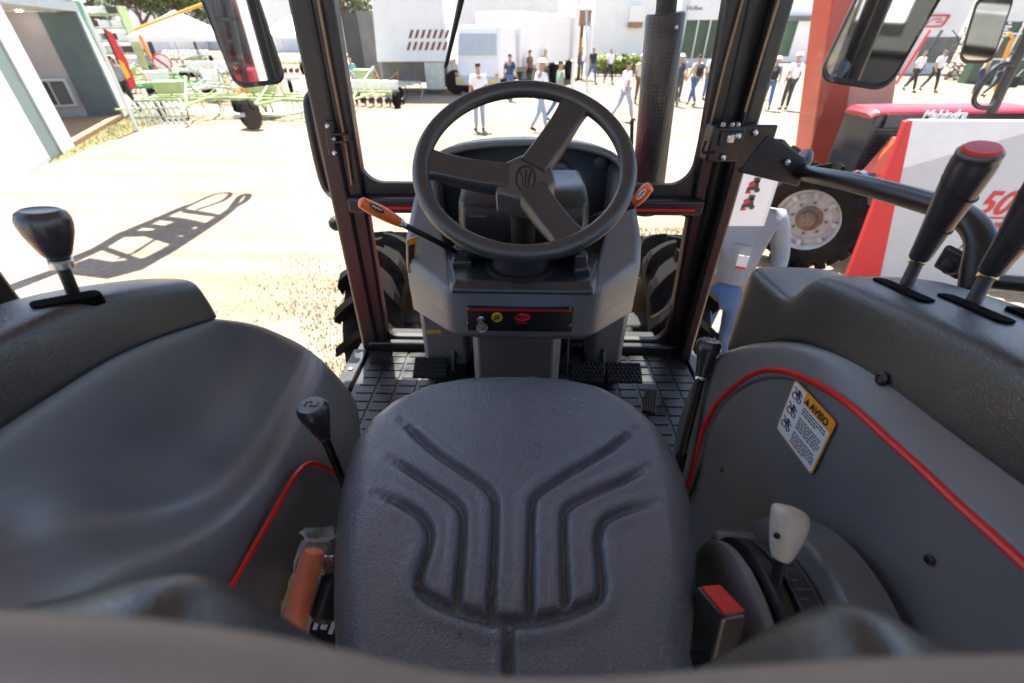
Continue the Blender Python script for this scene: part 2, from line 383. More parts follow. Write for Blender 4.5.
# ---- seat cushion: a high-resolution height field with sewn channels
def seat():
    zs = -.53
    def pk(l): return [at(*p, z=zs) for p in l]
    raw = [[(401,420),(429,450),(457,471),(481,488),(493,502),(495,521),(491,606),(491,621)],
           [(390,460),(415,478),(443,497),(459,511),(463,530),(457,606)],
           [(378,498),(405,510),(424,523),(430,542),(425,563),(419,580),(420,592),(433,604),(457,614),(490,624),(509,627)],
           [(636,428),(604,455),(575,473),(552,488),(535,502),(531,521),(529,621)],
           [(646,469),(623,484),(589,499),(568,511),(563,528),(565,606)],
           [(655,507),(627,514),(604,525),(597,542),(599,568),(601,590),(596,603),(571,616),(533,625),(509,627)]]
    lines = []
    for i, l in enumerate(raw):
        q = spline(pk(l), 5); n = len(q)
        for a in range(n-1):
            L0 = sum((q[k+1]-q[k]).length for k in range(a)); 
            fade = min(1.0, (L0+.012)/.05)
            lines.append((q[a].x, q[a].y, q[a+1].x, q[a+1].y, fade))
    seam = pk([(509,629),(508,660),(508,683)])
    seam.append(seam[-1]+Vector((0, -.08, 0)))
    out = [(335,650),(333,600),(333,550),(336,500),(342,462),(350,432),(364,411),(384,395),(412,383),(445,377),(480,374.5),(515,374),(550,374.5),(585,378),(615,385),(640,398),(661,416),(676,438),(687,466),(694,500),(697,550),(695,600),(690,645)]
    op = pk(out); cx = sum(p.x for p in op)/len(op)
    left = sorted([(p.y, p.x) for p in op[:12]]); right = sorted([(p.y, p.x) for p in op[11:]])
    ymax = max(p.y for p in op)+.042; ymin = .03
    def edge(lst, y):
        if y <= lst[0][0]: return lst[0][1]
        for (a, xa), (b, xb) in zip(lst, lst[1:]):
            if y <= b: return xa+(xb-xa)*(y-a)/max(b-a, 1e-6)
        return lst[-1][1]
    NX, NY = 210, 200; rows = []
    for j in range(NY+1):
        v = j/NY; v = 1-(1-v)**1.35
        y = ymin+(ymax-ymin)*v
        xl, xr = edge(left, y)-.006, edge(right, y)+.007; row = []
        for i in range(NX+1):
            u = i/NX; u = .5-.5*math.cos(math.pi*u)*(1) if False else u
            uu = 2*u-1; e = abs(uu)
            x = (xl+xr)/2+(xr-xl)/2*math.copysign(1-(1-e)**1.15, uu)
            hw = (xr-xl)/2
            d = hw-abs(x-(xl+xr)/2)                       # distance to the side
            df = ymax-y
            def rnd(d, r): return 0 if d >= r else r-math.sqrt(max(0, r*r-(r-d)**2))
            z = zs+.012*(1-(abs(x-cx)/.24)**2)-.012*((y-.35)/.3)**2
            z += .012*max(0, min(1, (abs(x-cx)-.10)/.1))*max(0, min(1, (.5-y)/.2))
            z -= .9*rnd(d, .055)+.9*rnd(df, .07)
            g_ = 1e9; fd = 1
            if .12 < y < .6:
                for (ax, ay, bx, by, fade) in lines:
                    if abs((ax+bx)/2-x) > .05 or abs((ay+by)/2-y) > .05: continue
                    dx, dy = bx-ax, by-ay; t = max(0, min(1, ((x-ax)*dx+(y-ay)*dy)/(dx*dx+dy*dy+1e-12)))
                    dd = math.hypot(x-ax-dx*t, y-ay-dy*t)
                    if dd < g_: g_ = dd; fd = fade
                z -= fd*.0122*math.exp(-(g_/.0048)**2)-fd*.0030*math.exp(-((g_-.0135)/.0085)**2)
            for a, b in zip(seam, seam[1:]):
                if min(a.y, b.y) <= y <= max(a.y, b.y):
                    t = (y-a.y)/(b.y-a.y); dd = abs(x-(a.x+(b.x-a.x)*t))
                    z -= .009*math.exp(-(dd/.005)**2)-.003*math.exp(-((dd-.011)/.006)**2)
            row.append(Vector((x, y, z+H)))
        # side walls
        row = [Vector((row[0].x+.004, y, zs-.11+H))]+[Vector((row[0].x-.001, y, row[0].z-.03))]+row+[Vector((row[-1].x+.001, y, row[-1].z-.03))]+[Vector((row[-1].x-.004, y, zs-.11+H))]
        rows.append(row)
    last = rows[-1]
    rows.append([Vector((p.x, p.y+.001, p.z-.03 if 1 < i < len(last)-2 else p.z)) for i, p in enumerate(last)])
    rows.append([Vector((p.x, p.y-.012, zs-.11+H)) for p in last])
    m = MB(); m.grid(rows)
    return m
seat_o = P_(seat(), 'seat_cushion', 'seat_vinyl', sharp=180)
b = MB(); b.box(E(0, .33, -.70), (.34, .40, .10), taper=.9); b.box(E(0, .33, -.88), (.30, .34, .28))
P_(b, 'seat_base', 'black_matte', bevel=.01)
# ---- low backrest with two shoulder bolsters, just under the lens
def backrest():
    prof = [(-.30, -.272), (-.25, -.258), (-.22, -.246), (-.19, -.232), (-.16, -.222), (-.142, -.228), (-.126, -.262), (-.106, -.312), (-.074, -.338), (-.035, -.340), (0, -.340),
            (.04, -.340), (.085, -.336), (.106, -.320), (.124, -.278), (.139, -.240), (.156, -.231), (.18, -.245), (.215, -.275), (.25, -.283), (.30, -.290)]
    rows = []
    for x, zt in prof:
        zt += .026 if abs(x) > .10 else -.004; hh = zt+.56; yf = .112
        sec = [(yf-.035, -.56), (yf-.016, zt-hh*.45), (yf-.002, zt-.030), (yf-.006, zt-.007), (yf-.026, zt), (yf-.060, zt-.012), (yf-.080, zt-.05), (yf-.085, -.56)]
        rows.append([E(x, y, z) for y, z in sec])
    m = MB(); m.grid(rows)
    return m
P_(backrest(), 'seat_backrest', 'pad_vinyl', subd=2, sharp=180)
# rear ledge of the cab right under the lens (far out of focus)
m = MB(); pts = [at(px, py+56, y=.042) for px, py in ((-700, 590), (-250, 600), (0, 614), (160, 625), (300, 645), (420, 668), (512, 676), (620, 676), (760, 668), (900, 662), (1024, 660), (1300, 655), (1800, 640))]
m.tube(pts, .013, 14, smooth_path=4)
P_(m, 'rear_window_ledge', 'sill_plastic')

# ---- steering wheel
WC = Vector((0, .80, -.185+H)); TL = R_(34)
ex = Vector((1, 0, 0)); ey = Vector((0, math.cos(TL), math.sin(TL))); en = ex.cross(ey)      # en points at the driver
RW = .1785
m = MB(); m.tube([WC+ex*RW*math.cos(2*math.pi*k/72)+ey*RW*math.sin(2*math.pi*k/72) for k in range(72)], .0145, 16, closed=True)
SW = P_(m, 'steering_wheel', 'wheel_rubber', sharp=180)
HB = WC-en*.048-ey*.006
for a in (178, 57, -63):
    a = R_(a); d = ex*math.cos(a)+ey*math.sin(a); w = en.cross(d)
    m = MB(); rows = []
    for t, hw, dep, th in ((.028, .029, -.038, .020), (.06, .028, -.036, .020), (.11, .027, -.026, .018), (.15, .026, -.011, .014), (.168, .031, -.003, .011), (.178, .034, .0, .009)):
        c = WC+d*t+en*dep
        rows.append([c+w*s1*hw+en*s2*th for s1, s2 in ((-.95, -1), (-1, -.6), (-1, .45), (-.8, .8), (-.72, .62), (.72, .62), (.8, .8), (1, .45), (1, -.6), (.95, -1))])
    m.grid(rows, close_u=True); P_(m, 'spoke', 'wheel_rubber', SW, subd=1, sharp=60)
hexo = [(-.048, .028), (-.006, .054), (.045, .042), (.055, -.004), (.019, -.051), (-.048, -.030)]
m = MB(); 
def hexring(k, z): return [HB+ex*x*k+ey*y*k+en*z for x, y in hexo]
m.grid([hexring(1.04, -.03), hexring(1.04, .012), hexring(1.0, .019), hexring(.9, .021)], close_u=True)
m.bm.faces.new([m.bm.verts.new(p) for p in hexring(.9, .0211)])
bmesh.ops.remove_doubles(m.bm, verts=m.bm.verts, dist=.0005)
P_(m, 'hub_cap', 'hub_grey', SW, bevel=.003, sharp=35)
m = MB()                                                      # pressed oval emblem with three ridges
oc = HB+en*.0215+ex*.003
m.tube([oc+ex*.017*math.cos(t)+ey*.028*math.sin(t) for t in [2*math.pi*k/30 for k in range(30)]], .0016, 6, closed=True)
for k in (-1, 0, 1):
    m.tube([oc-ey*.020+ex*.004*k, oc+ex*.006*k, oc+ey*.017+ex*.011*k], [.001, .0032, .0014], 6, smooth_path=3)
P_(m, 'hub_emblem', 'black_paint', SW)
m = MB(); ca = HB-en*.03; m.lathe([(.034, 0), (.034, .03), (.026, .05), (.026, .16)], ca, -en, 24); m.lathe([(.075, 0), (.078, .012), (.066, .03), (.062, .09)], E(-.005, .965, -.468), (0, -.10, 1), 32)
P_(m, 'steering_column', 'black_matte')
m = MB(); m.lathe([(.082, 0), (.086, .006), (.080, .012), (.07, .013)], E(-.005, .965, -.456), (0, -.04, 1), 36)
P_(m, 'column_collar', 'black_matte')

# ---- dashboard console
m = MB()
def plan(z, k=1.0, yo=0.0): return [E(x*k, y+yo, z) for x, y in ((-.295, 1.30), (-.30, 1.06), (-.288, 1.005), (-.185, .905), (-.16, .888), (-.08, .882), (0, .880), (.08, .882), (.16, .888), (.185, .905), (.288, 1.005), (.30, 1.06), (.295, 1.30))]
m.grid([plan(-.625, .93, .045), plan(-.618, .965, .018), plan(-.60), plan(-.49), plan(-.476, .985, .008), plan(-.474, .93, .03)], close_u=True)
m.bm.faces.new([m.bm.verts.new(p) for p in plan(-.625, .93, .045)]); m.bm.faces.new([m.bm.verts.new(p) for p in plan(-.474, .93, .03)])
for sg in (-1, 1):                                            # side wings rising to the cowl
    secs = [(.905, .155, .185, -.476), (1.0, .178, .288, -.452), (1.07, .20, .30, -.415), (1.16, .222, .293, -.352), (1.25, .238, .285, -.302), (1.33, .24, .282, -.30)]
    rows = []
    for y, xi, xo, zt in secs:
        rows.append([E(sg*xi, y, -.55), E(sg*xi, y, zt-.012), E(sg*(xi+.008), y, zt), E(sg*(xo-.014), y, zt), E(sg*xo, y, zt-.016), E(sg*xo, y, -.55)])
    m.grid(rows, close_u=True); m.bm.faces.new([m.bm.verts.new(p) for p in rows[0]]); m.bm.faces.new([m.bm.verts.new(p) for p in rows[-1]])
bmesh.ops.remove_doubles(m.bm, verts=m.bm.verts, dist=.0004)
DB = P_(m, 'dashboard', 'grey_plastic', bevel=.006, bseg=3, sharp=32)
outer = [(-.292, -.56), (-.292, -.40), (-.288, -.335), (-.268, -.275), (-.235, -.243), (-.16, -.224), (-.08, -.216), (0, -.213), (.08, -.215), (.16, -.222), (.235, -.239), (.268, -.268), (.29, -.328), (.297, -.40), (.297, -.56)]
inner = [(-.265, -.55), (-.265, -.40), (-.262, -.342), (-.246, -.298), (-.22, -.272), (-.155, -.252), (-.08, -.243), (0, -.240), (.08, -.242), (.155, -.250), (.22, -.268), (.246, -.292), (.263, -.336), (.269, -.40), (.269, -.55)]
m = MB(); 
outer = [(x, z-.012) for x, z in outer]; inner = [(x*1.03, z-.004) for x, z in inner]
rows = [[E(x, y, z) for x, z in o] for o, y in (([(x, z-.02) for x, z in outer], 1.40), (outer, 1.246), ([(x*.99, z-.003) for x, z in outer], 1.236), ([(x*1.01, z+.003) for x, z in inner], 1.236), (inner, 1.246), (inner, 1.385))]
m.grid(rows[:3]); P_(m, 'instrument_cowl', 'dark_plastic', DB, subd=1, sharp=180)
m = MB(); m.grid(rows[1:]); P_(m, 'cowl_rim', 'grey_plastic', DB, subd=1, sharp=180)
m = MB(); m.grid([[E(x, 1.384, z) for x, z in inner], [E(x, 1.384, -.56) for x, z in inner]])
P_(m, 'cowl_panel', 'grey_plastic', DB, solid=.004)
arch = [(-.075, -.56), (-.075, -.36), (-.06, -.315), (-.02, -.298), (.05, -.297), (.115, -.302), (.142, -.325), (.15, -.37), (.15, -.56)]
m = MB(); m.prism([E(x, 1.383, z) for x, z in arch], (0, -.05, 0)); P_(m, 'gauge_housing', 'grey_plastic', DB, bevel=.012, bseg=3)
arch2 = [(-.105, -.56), (-.105, -.34), (-.085, -.31), (-.03, -.297), (.01, -.295), (.045, -.30), (.06, -.33), (.062, -.56)]
m = MB(); m.prism([E(x, 1.334, z) for x, z in arch2], (0, -.03, 0)); P_(m, 'gauge_cover', 'dark_plastic', DB, bevel=.01, bseg=3)
c = at(600, 163, y=1.378); m = MB(); m.lathe([(.019, 0), (.019, .006), (.016, .008), (.001, .008)], c, (0, -1, 0), 24); P_(m, 'blank_plug', 'grey_plastic', DB)
# black shelf
m = MB(); sh = [(-.158, .872), (.158, .872), (.192, .985), (.215, 1.10), (.22, 1.30), (-.22, 1.30), (-.215, 1.10), (-.192, .985)]
rows = [[E(x*1.0, y-.004, -.476) for x, y in sh], [E(x, y-.004, -.468) for x, y in sh], [E(x*.955, y+.014, -.452) for x, y in sh]]
m.grid(rows, close_u=True); m.bm.faces.new(m.bm.verts[-8:] if False else [m.bm.verts.new(p) for p in rows[-1]])
bmesh.ops.remove_doubles(m.bm, verts=m.bm.verts, dist=.0003)
P_(m, 'dash_shelf', 'dark_plastic', DB, bevel=.004)
for px, py, w in ((462, 261, .05), (580, 268, .04)):
    c = at(px, py, z=-.448); m = MB(); m.box(c, (w, .05, .022), rot=(0, 0, .15)); m.box(c+Vector((0, .012, .02)), (w*.8, .03, .03)); P_(m, 'stalk_base', 'dark_plastic', DB, bevel=.006)
# instrument binnacle
m = MB(); rows = []
for z, y0, y1, k in ((-.435, .955, 1.12, .93), (-.41, .930, 1.12, .99), (-.335, .905, 1.12, 1.0), (-.295, .915, 1.12, 1.0), (-.276, .950, 1.12, .97), (-.270, .98, 1.12, .93)):
    rows.append([E(s*.14*k, y, z) for s, y in ((-1, y1), (-1, y0+.03), (-.9, y0+.006), (-.5, y0), (0, y0-.002), (.5, y0), (.9, y0+.006), (1, y0+.03), (1, y1))])
m.grid(rows, close_u=True); m.bm.faces.new([m.bm.verts.new(p) for p in rows[-1]])
bmesh.ops.remove_doubles(m.bm, verts=m.bm.verts, dist=.0003)
BN = P_(m, 'instrument_binnacle', 'black_paint', bevel=.006, bseg=3, sharp=35)
c = at(478, 218, y=.908); m = MB(); m.tube([c+Vector((-.02, .01, 0)), c+Vector((.028, .01, 0))], .008, 10); P_(m, 'binnacle_switch', 'dark_plastic', BN)
c0 = at(538, 244, y=.925); m = MB(); m.box(c0, (.035, .002, .03)); P_(m, 'data_label', 'brass', BN)
m = MB(); m.box(c0+Vector((0, -.002, 0)), (.029, .002, .024)); P_(m, 'label_face', 'grey_print', BN)
# black control strip with red line, emblem, key and warning lamp
y0 = .876
p0 = at(466, 307, y=y0); p1 = at(572, 332, y=y0)
m = MB(); m.box2((p0.x, y0-.002, p1.z), (p1.x, y0+.010, p0.z)); CP = P_(m, 'control_panel', 'black_paint', bevel=.003)
m = MB(); m.box2((p0.x+.003, y0-.004, p0.z-.0075), (p1.x-.003, y0+.002, p0.z-.004)); P_(m, 'red_stripe', 'red_trim', CP)
DBs = DB
c = at(497, 317, y=y0-.003); m = MB(); m.lathe([(.0125, 0), (.0125, .002), (.001, .002)], c, (0, -1, 0), 24); P_(m, 'warning_disc', 'yellow_print', CP)
m = MB(); m.tube([c+Vector((.0065*math.cos(t), -.003, .0065*math.sin(t))) for t in [k*math.pi/8 for k in range(16)]], .0011, 5, closed=True)
m.box(c+Vector((0, -.003, 0)), (.007, .0012, .0045)); m.tube([c+Vector((-.008, -.003, -.007)), c+Vector((.008, -.003, .007))], .001, 5); P_(m, 'disc_symbol', 'black_print', CP)
# emblem: oval swoosh with twin peaks and lettering
c = at(522, 317, y=y0-.0035); m = MB()
def el(t, k=1): return c+Vector((.018*k*math.cos(t), -.0008, .0085*k*math.sin(t)))
m.tube([el(R_(a)) for a in range(200, 480, 10)], [.0008, .0019, .0022, .0019, .0008] if False else .0017, 6)
m.tube([el(R_(a), .72) for a in range(20, 200, 12)], .0012, 6)
m.tube([c+Vector((-.009, -.0008, -.0075)), c+Vector((.002, -.0008, .004)), c+Vector((.004, -.0008, -.0075))], .0015, 6)
m.tube([c+Vector((.001, -.0008, -.0075)), c+Vector((.010, -.0008, .0035)), c+Vector((.0125, -.0008, -.0035))], .0015, 6)
text_mb(m, 'Mahindra', .0068, frame_mtx(c+Vector((0, -.0012, -.0165)), (1, 0, 0), (0, 0, 1)), .0003, align='CENTER', bold=.0001)
P_(m, 'panel_emblem', 'red_print', CP, smooth=False)
c = at(481, 319, y=y0-.004); m = MB(); m.lathe([(.009, 0), (.009, .004), (.006, .006), (.001, .006)], c, (0, -1, 0), 20); m.box(c+Vector((0, -.012, -.002)), (.003, .018, .008)); P_(m, 'ignition_key', 'steel', CP)
c = at(482, 327, y=y0-.022); m = MB(); m.lathe([(.0135, 0), (.0135, .003), (.011, .003), (.011, .001), (.001, .001)], c, (0, -1, .15), 22); m.box(c+Vector((0, -.003, 0)), (.010, .002, .006), rot=(0, .6, 0)); P_(m, 'key_fob', 'steel', CP)
for px, py in ((468, 308.5), (570, 308.5), (468, 323), (570, 325)):
    c = at(px, py, y=y0-.002); m = MB(); m.lathe([(.0035, 0), (.003, .0025), (.001, .003)], c, (0, -1, 0), 10); P_(m, 'panel_screw', 'steel', CP)
# labels on the dashboard
q = [at(407, 240, y=1.0), at(417, 236, y=1.012), at(415, 268, y=1.0), at(408, 274, y=.99)]
m = MB(); m.prism(q, (0, .004, 0)); SL_ = P_(m, 'side_label', 'orange_print', DB, smooth=False)
qc_ = sum(q, Vector())/4; m = MB(); m.prism([qc_+(p-qc_)*.62+Vector((0, -.002, 0)) for p in q], (0, .002, 0)); P_(m, 'label_print', 'black_print', DB, smooth=False)
# pedestal and foot panels
m = MB(); rows = [[E(x, y, z) for x, y in ((-.145, 1.30), (-.145, 1.08), (-.125, 1.0), (.09, 1.0), (.115, 1.06), (.115, 1.30))] for z in (-1.028, -.62)]
m.grid(rows, close_u=True); m.box(E(-.012, 1.0, -.93), (.028, .02, .2)); P_(m, 'pedestal', 'grey_plastic', bevel=.012, bseg=3)
m = MB(); m.box(E(-.012, .99, -.95), (.026, .016, .14)); P_(m, 'pedestal_slot', 'black_matte', bevel=.003)
for x0, x1 in ((-.345, -.185), (.235, .355)):
    def foot(k, z0, z1, mm, nm, bv):
        m = MB(); rows = [[E(x, y, z) for x, y in ((x0-k, 1.39), (x0-k, 1.27), (x0+.012, 1.245-k), (x1-.012, 1.245-k), (x1+k, 1.27), (x1+k, 1.39))] for z in (z0, z1)]
        m.grid(rows, close_u=True); P_(m, nm, mm, bevel=bv)
    foot(0, -.975, -.60, 'grey_plastic', 'foot_panel', .008); foot(.004, -1.028, -.965, 'black_matte', 'foot_panel_base', .004)
c = at(434, 332, y=1.243); m = MB(); m.box(c, (.045, .002, .013)); P_(m, 'warning_strip', 'yellow_print')
m = MB()
for k in range(2): m.box(c+Vector((0, -.0016, .003-.006*k)), (.035, .001, .0015))
P_(m, 'strip_lettering', 'black_print')
# ---- pedals
def pedal(cx, cy, cz, w, arm_top, bar=.008):
    m = MB(); m.box(E(cx, cy, cz), (w, .075, .012), rot=(R_(28), 0, 0)); pd = P_(m, 'pedal', 'black_matte', bevel=.003)
    m = MB()
    for i in range(int(w/.014)):
        for j in range(5):
            p = Matrix.Rotation(R_(28), 3, 'X')@Vector((-w/2+.008+i*.014+(.007 if j % 2 else 0)*.8, -.03+j*.015, .0075)); m.box(E(cx, cy, cz)+p, (.007, .007, .005), rot=(R_(28), 0, .78))
    P_(m, 'pedal_tread', 'black_matte', pd, smooth=False)
    m = MB(); m.tube([E(arm_top[0], cy-.0, cz-.012), E(arm_top[0], cy+.05, cz+.03), E(arm_top[0], cy+.13, cz+.16), E(arm_top[1], cy+.15, cz+.36)], bar, 8, smooth_path=4); P_(m, 'pedal_arm', 'black_paint', pd)
pedal(-.312, 1.195, -.950, .118, (-.235, -.215))
pedal(.222, 1.185, -.950, .112, (.160, .150))
pedal(.350, 1.185, -.950, .120, (.284, .262), .012)
c = at(650, 402, z=-.99); m = MB(); m.box(c, (.042, .09, .012), rot=(R_(20), 0, -.25))
AP = P_(m, 'accelerator_pedal', 'black_matte', bevel=.003)
m = MB()
for i in range(5): m.box(c+Matrix.Rotation(-.25, 3, 'Z')@Vector((-.017+i*.0085, 0, .008)), (.004, .085, .008), rot=(R_(20), 0, -.25))
P_(m, 'pedal_rib', 'dark_plastic', AP)
# ---- floor with ribbed rubber mat
m = MB(); m.box2(E(-.66, .05, -1.10), E(.69, 1.47, -1.045)); P_(m, 'cab_floor', 'black_matte')
m = MB(); m.box2(E(-.595, .25, -1.043), E(.63, 1.415, -1.034))
for i in range(17):
    for j in range(26):
        x = -.58+i*.071+(.0355 if False else 0); y = .30+j*.0425
        if x+.062 > .63: continue
        m.box(E(x+.033, y+.02, -1.0325), (.062, .036, .004), taper=.93)
P_(m, 'floor_mat', 'mat_rubber', smooth=False)
for sg, xx in ((-1, -.632), (1, .660)):
    m = MB(); m.box2(E(xx-.028, .25, -1.044), E(xx+.028, 1.40, -1.022)); P_(m, 'door_sill', 'black_paint', bevel=.005)
    c = E(xx, 1.27, -1.021); m = MB(); m.lathe([(.008, 0), (.008, .005), (.001, .006)], c, (0, 0, 1), 8); P_(m, 'sill_bolt', 'steel')
m = MB(); m.box2(E(-.60, 1.405, -1.044), E(.64, 1.435, -.995)); P_(m, 'front_sill', 'black_paint', bevel=.006)

# ---- cab frame: front pillars, cross rail, window frames
yp = 1.43
def slab(mb, a, b, y0, y1):
    """slanted post; a, b = (x0, x1, z) at the bottom and the top"""
    mb.hexa([E(a[0], y0, a[2]), E(a[1], y0, a[2]), E(a[1], y1, a[2]), E(a[0], y1, a[2]), E(b[0], y0, b[2]), E(b[1], y0, b[2]), E(b[1], y1, b[2]), E(b[0], y1, b[2])])
for sg in (-1, 1):
    if sg < 0: a, bt = (-.632, -.565, -1.04), (-.606, -.545, .50)
    else: a, bt = (.590, .645, -1.04), (.545, .640, .50)
    m = MB(); slab(m, a, bt, 1.41, 1.50); P_(m, 'front_pillar', 'black_paint', bevel=.012, bseg=3)
    # raised inner lip of the pillar
    if sg < 0: a2, b2 = (-.590, -.530, -1.03), (-.56, -.485, .50)
    else: a2, b2 = (.572, .610, -1.03), (.478, .56, .50)
    m = MB(); slab(m, a2, b2, 1.420, 1.47); P_(m, 'pillar_lip', 'black_paint', bevel=.010, bseg=3)
m = MB(); m.tube([at(318, 0, y=1.409), at(331, 70, y=1.409), at(345, 140, y=1.411), at(352, 185, y=1.413)], .0032, 8); P_(m, 'pillar_glint', 'amber_glint')  # gold reflections on the pillar edges, modelled as thin amber tubes
m = MB(); m.tube([at(743, 0, y=1.409), at(725, 65, y=1.409), at(708, 135, y=1.409)], .0032, 8); P_(m, 'pillar_glint', 'amber_glint')
m = MB(); m.tube([at(779, 0, y=1.362), at(762, 55, y=1.362), at(745, 112, y=1.362)], .003, 8); P_(m, 'pillar_glint', 'amber_glint')
# door post standing just outside the right pillar
m = MB(); slab(m, (.606, .648, -1.04), (.604, .650, .50), 1.365, 1.405); P_(m, 'door_frame', 'black_paint', bevel=.010, bseg=3)
# upper windscreen surround: plate with rounded opening
n = 7
inn = rrect(-.515, .525, -.392, .46, .065, n); out_ = rect_like(-.56, .57, -.43, .50, n)
m = MB(); m.ring_plate([E(x, 1.435, z) for x, z in out_], [E(x, 1.435, z) for x, z in inn], (0, .03, 0)); P_(m, 'windscreen_frame', 'rubber_seal', bevel=.004)
inn = rrect(-.535, .560, -.985, -.49, .05, n); out_ = rect_like(-.575, .60, -1.02, -.47, n)
m = MB(); m.ring_plate([E(x, 1.437, z) for x, z in out_], [E(x, 1.437, z) for x, z in inn], (0, .028, 0)); P_(m, 'lower_window_frame', 'rubber_seal', bevel=.004)
m = MB(); m.box2(E(-.56, 1.385, -.474), E(.565, 1.46, -.426)); RL = P_(m, 'cross_rail', 'black_paint', bevel=.008, bseg=3)
for xa, xb_ in ((-.505, -.30), (.31, .535)):
    m = MB(); m.box2(E(xa, 1.381, -.458), E(xb_, 1.387, -.450)); P_(m, 'red_stripe', 'red_trim', RL)
m = MB(); m.box2(E(-.54, 1.449, -.42), E(.545, 1.453, .49)); P_(m, 'windscreen_glass', 'glass', smooth=False)
m = MB(); m.box2(E(-.56, 1.450, -1.0), E(.585, 1.454, -.478)); P_(m, 'lower_windscreen_glass', 'glass', smooth=False)
# rear door posts, roof, rear posts
for sg in (-1, 1):
    xb = -.774 if sg < 0 else .80
    m = MB(); m.box2(E(xb-.022, .515, -1.1), E(xb+.022, .565, .50)); P_(m, 'door_post', 'black_paint', bevel=.008)
    m = MB(); m.tube([E(xb+.023*(-sg), .518, -1.0), E(xb+.023*(-sg), .518, .5)], .004, 6); P_(m, 'post_glint', 'amber_glint')  # gold gleam along the post edge, put in as an amber tube
    m = MB(); m.box2(E(sg*.62-.03, -.38, -.6), E(sg*.62+.03, -.32, .50)); P_(m, 'rear_pillar', 'black_paint', bevel=.01)
    m = MB(); m.box2(E(sg*.745-.002+.02*(sg > 0), .63, -.95), E(sg*.745+.002+.02*(sg > 0), 1.40, .49)); P_(m, 'door_glass', 'glass', smooth=False)
m = MB(); rf = [(-.80, 1.86), (.82, 1.86), (.86, .95), (.95, .70), (.95, -.55), (-.95, -.55), (-.95, .75), (-.82, .98)]
m.grid([[E(x, y, .49) for x, y in rf], [E(x*1.01, y*1.005, .53) for x, y in rf], [E(x*.97, y*.97, .60) for x, y in rf]], close_u=True)
m.bm.faces.new([m.bm.verts.new(E(x, y, .49)) for x, y in rf]); m.bm.faces.new([m.bm.verts.new(E(x*.97, y*.97, .60)) for x, y in rf]); bmesh.ops.remove_doubles(m.bm, verts=m.bm.verts, dist=.0004)
P_(m, 'cab_roof', 'headliner', bevel=.01)
# hinge and latch hardware on the left pillar
m = MB(); c = at(331, 138, y=1.404); m.box(c, (.026, .008, .095), rot=(0, .1, 0))
HG = P_(m, 'hinge_plate', 'black_paint', bevel=.003)
for px, py in ((328, 126), (334, 139), (335, 153)):
    c = at(px, py, y=1.398); m = MB(); m.lathe([(.007, 0), (.007, .005), (.004, .007), (.001, .007)], c, (.1, -1, .2), 8); P_(m, 'hinge_bolt', 'steel', HG)
m = MB(); c = at(338, 138, y=1.392)
m.tube([c+Vector(p) for p in ((-.018, 0, .010), (.022, 0, .010), (.029, 0, .004), (.029, 0, -.006), (.022, 0, -.011), (-.018, 0, -.011))], .0038, 7, closed=True); P_(m, 'latch_loop', 'black_paint', HG)
# rear grab handle outside the left pillar and a round work lamp
m = MB(); m.tube([at(313, 94, x=-.72), at(309, 100, x=-.735), at(309, 112, x=-.74), at(316, 150, x=-.74), at(324, 182, x=-.735), at(330, 192, x=-.72), at(335, 196, x=-.69)], .017, 10, smooth_path=4); P_(m, 'grab_handle', 'black_paint')
c = at(341, 223, x=-.80); m = MB(); m.lathe([(.03, 0), (.034, .01), (.03, .035), (.014, .05)], c, (-.8, -.6, .1), 18); m.tube([c, c+Vector((.12, .02, .02))], .012, 8)
WL = P_(m, 'side_lamp', 'black_matte')
# wiper
m = MB(); m.tube([at(468, -30, y=1.435), at(462, 0, y=1.438), at(446, 66, y=1.442)], [.006, .006, .005], 8); WP = P_(m, 'wiper_arm', 'black_matte')
m = MB(); m.tube([at(464, -20, y=1.446), at(445, 68, y=1.448)], .004, 6); P_(m, 'wiper_blade', 'rubber_seal', WP)
# ---- exhaust stack outside on the right
c0 = at(647, 196, y=1.70); c1 = at(665.5, 15, y=1.66)
d = (c1-c0).normalized(); Lx = (c1-c0).length
m = MB(); m.lathe([(.052, -.06), (.058, -.05), (.058, Lx), (.054, Lx+.006), (.040, Lx+.006)], c0, d, 36); EX = P_(m, 'exhaust_stack', 'shield')
m = MB(); m.lathe([(.030, Lx), (.030, Lx+.9), (.026, Lx+.9)], c0, d, 28); P_(m, 'exhaust_pipe', 'black_matte', EX)
c = at(676, 27, y=1.60); m = MB(); m.lathe([(.006, 0), (.004, .004), (.001, .005)], c, (-.3, -1, .2), 8); P_(m, 'shield_bolt', 'steel', EX)
m = MB(); m.tube([at(632, 120, y=1.62), at(632, 165, y=1.60), at(640, 190, y=1.58), at(655, 200, y=1.55)], .006, 6, smooth_path=3); P_(m, 'wiring_hose', 'black_matte')

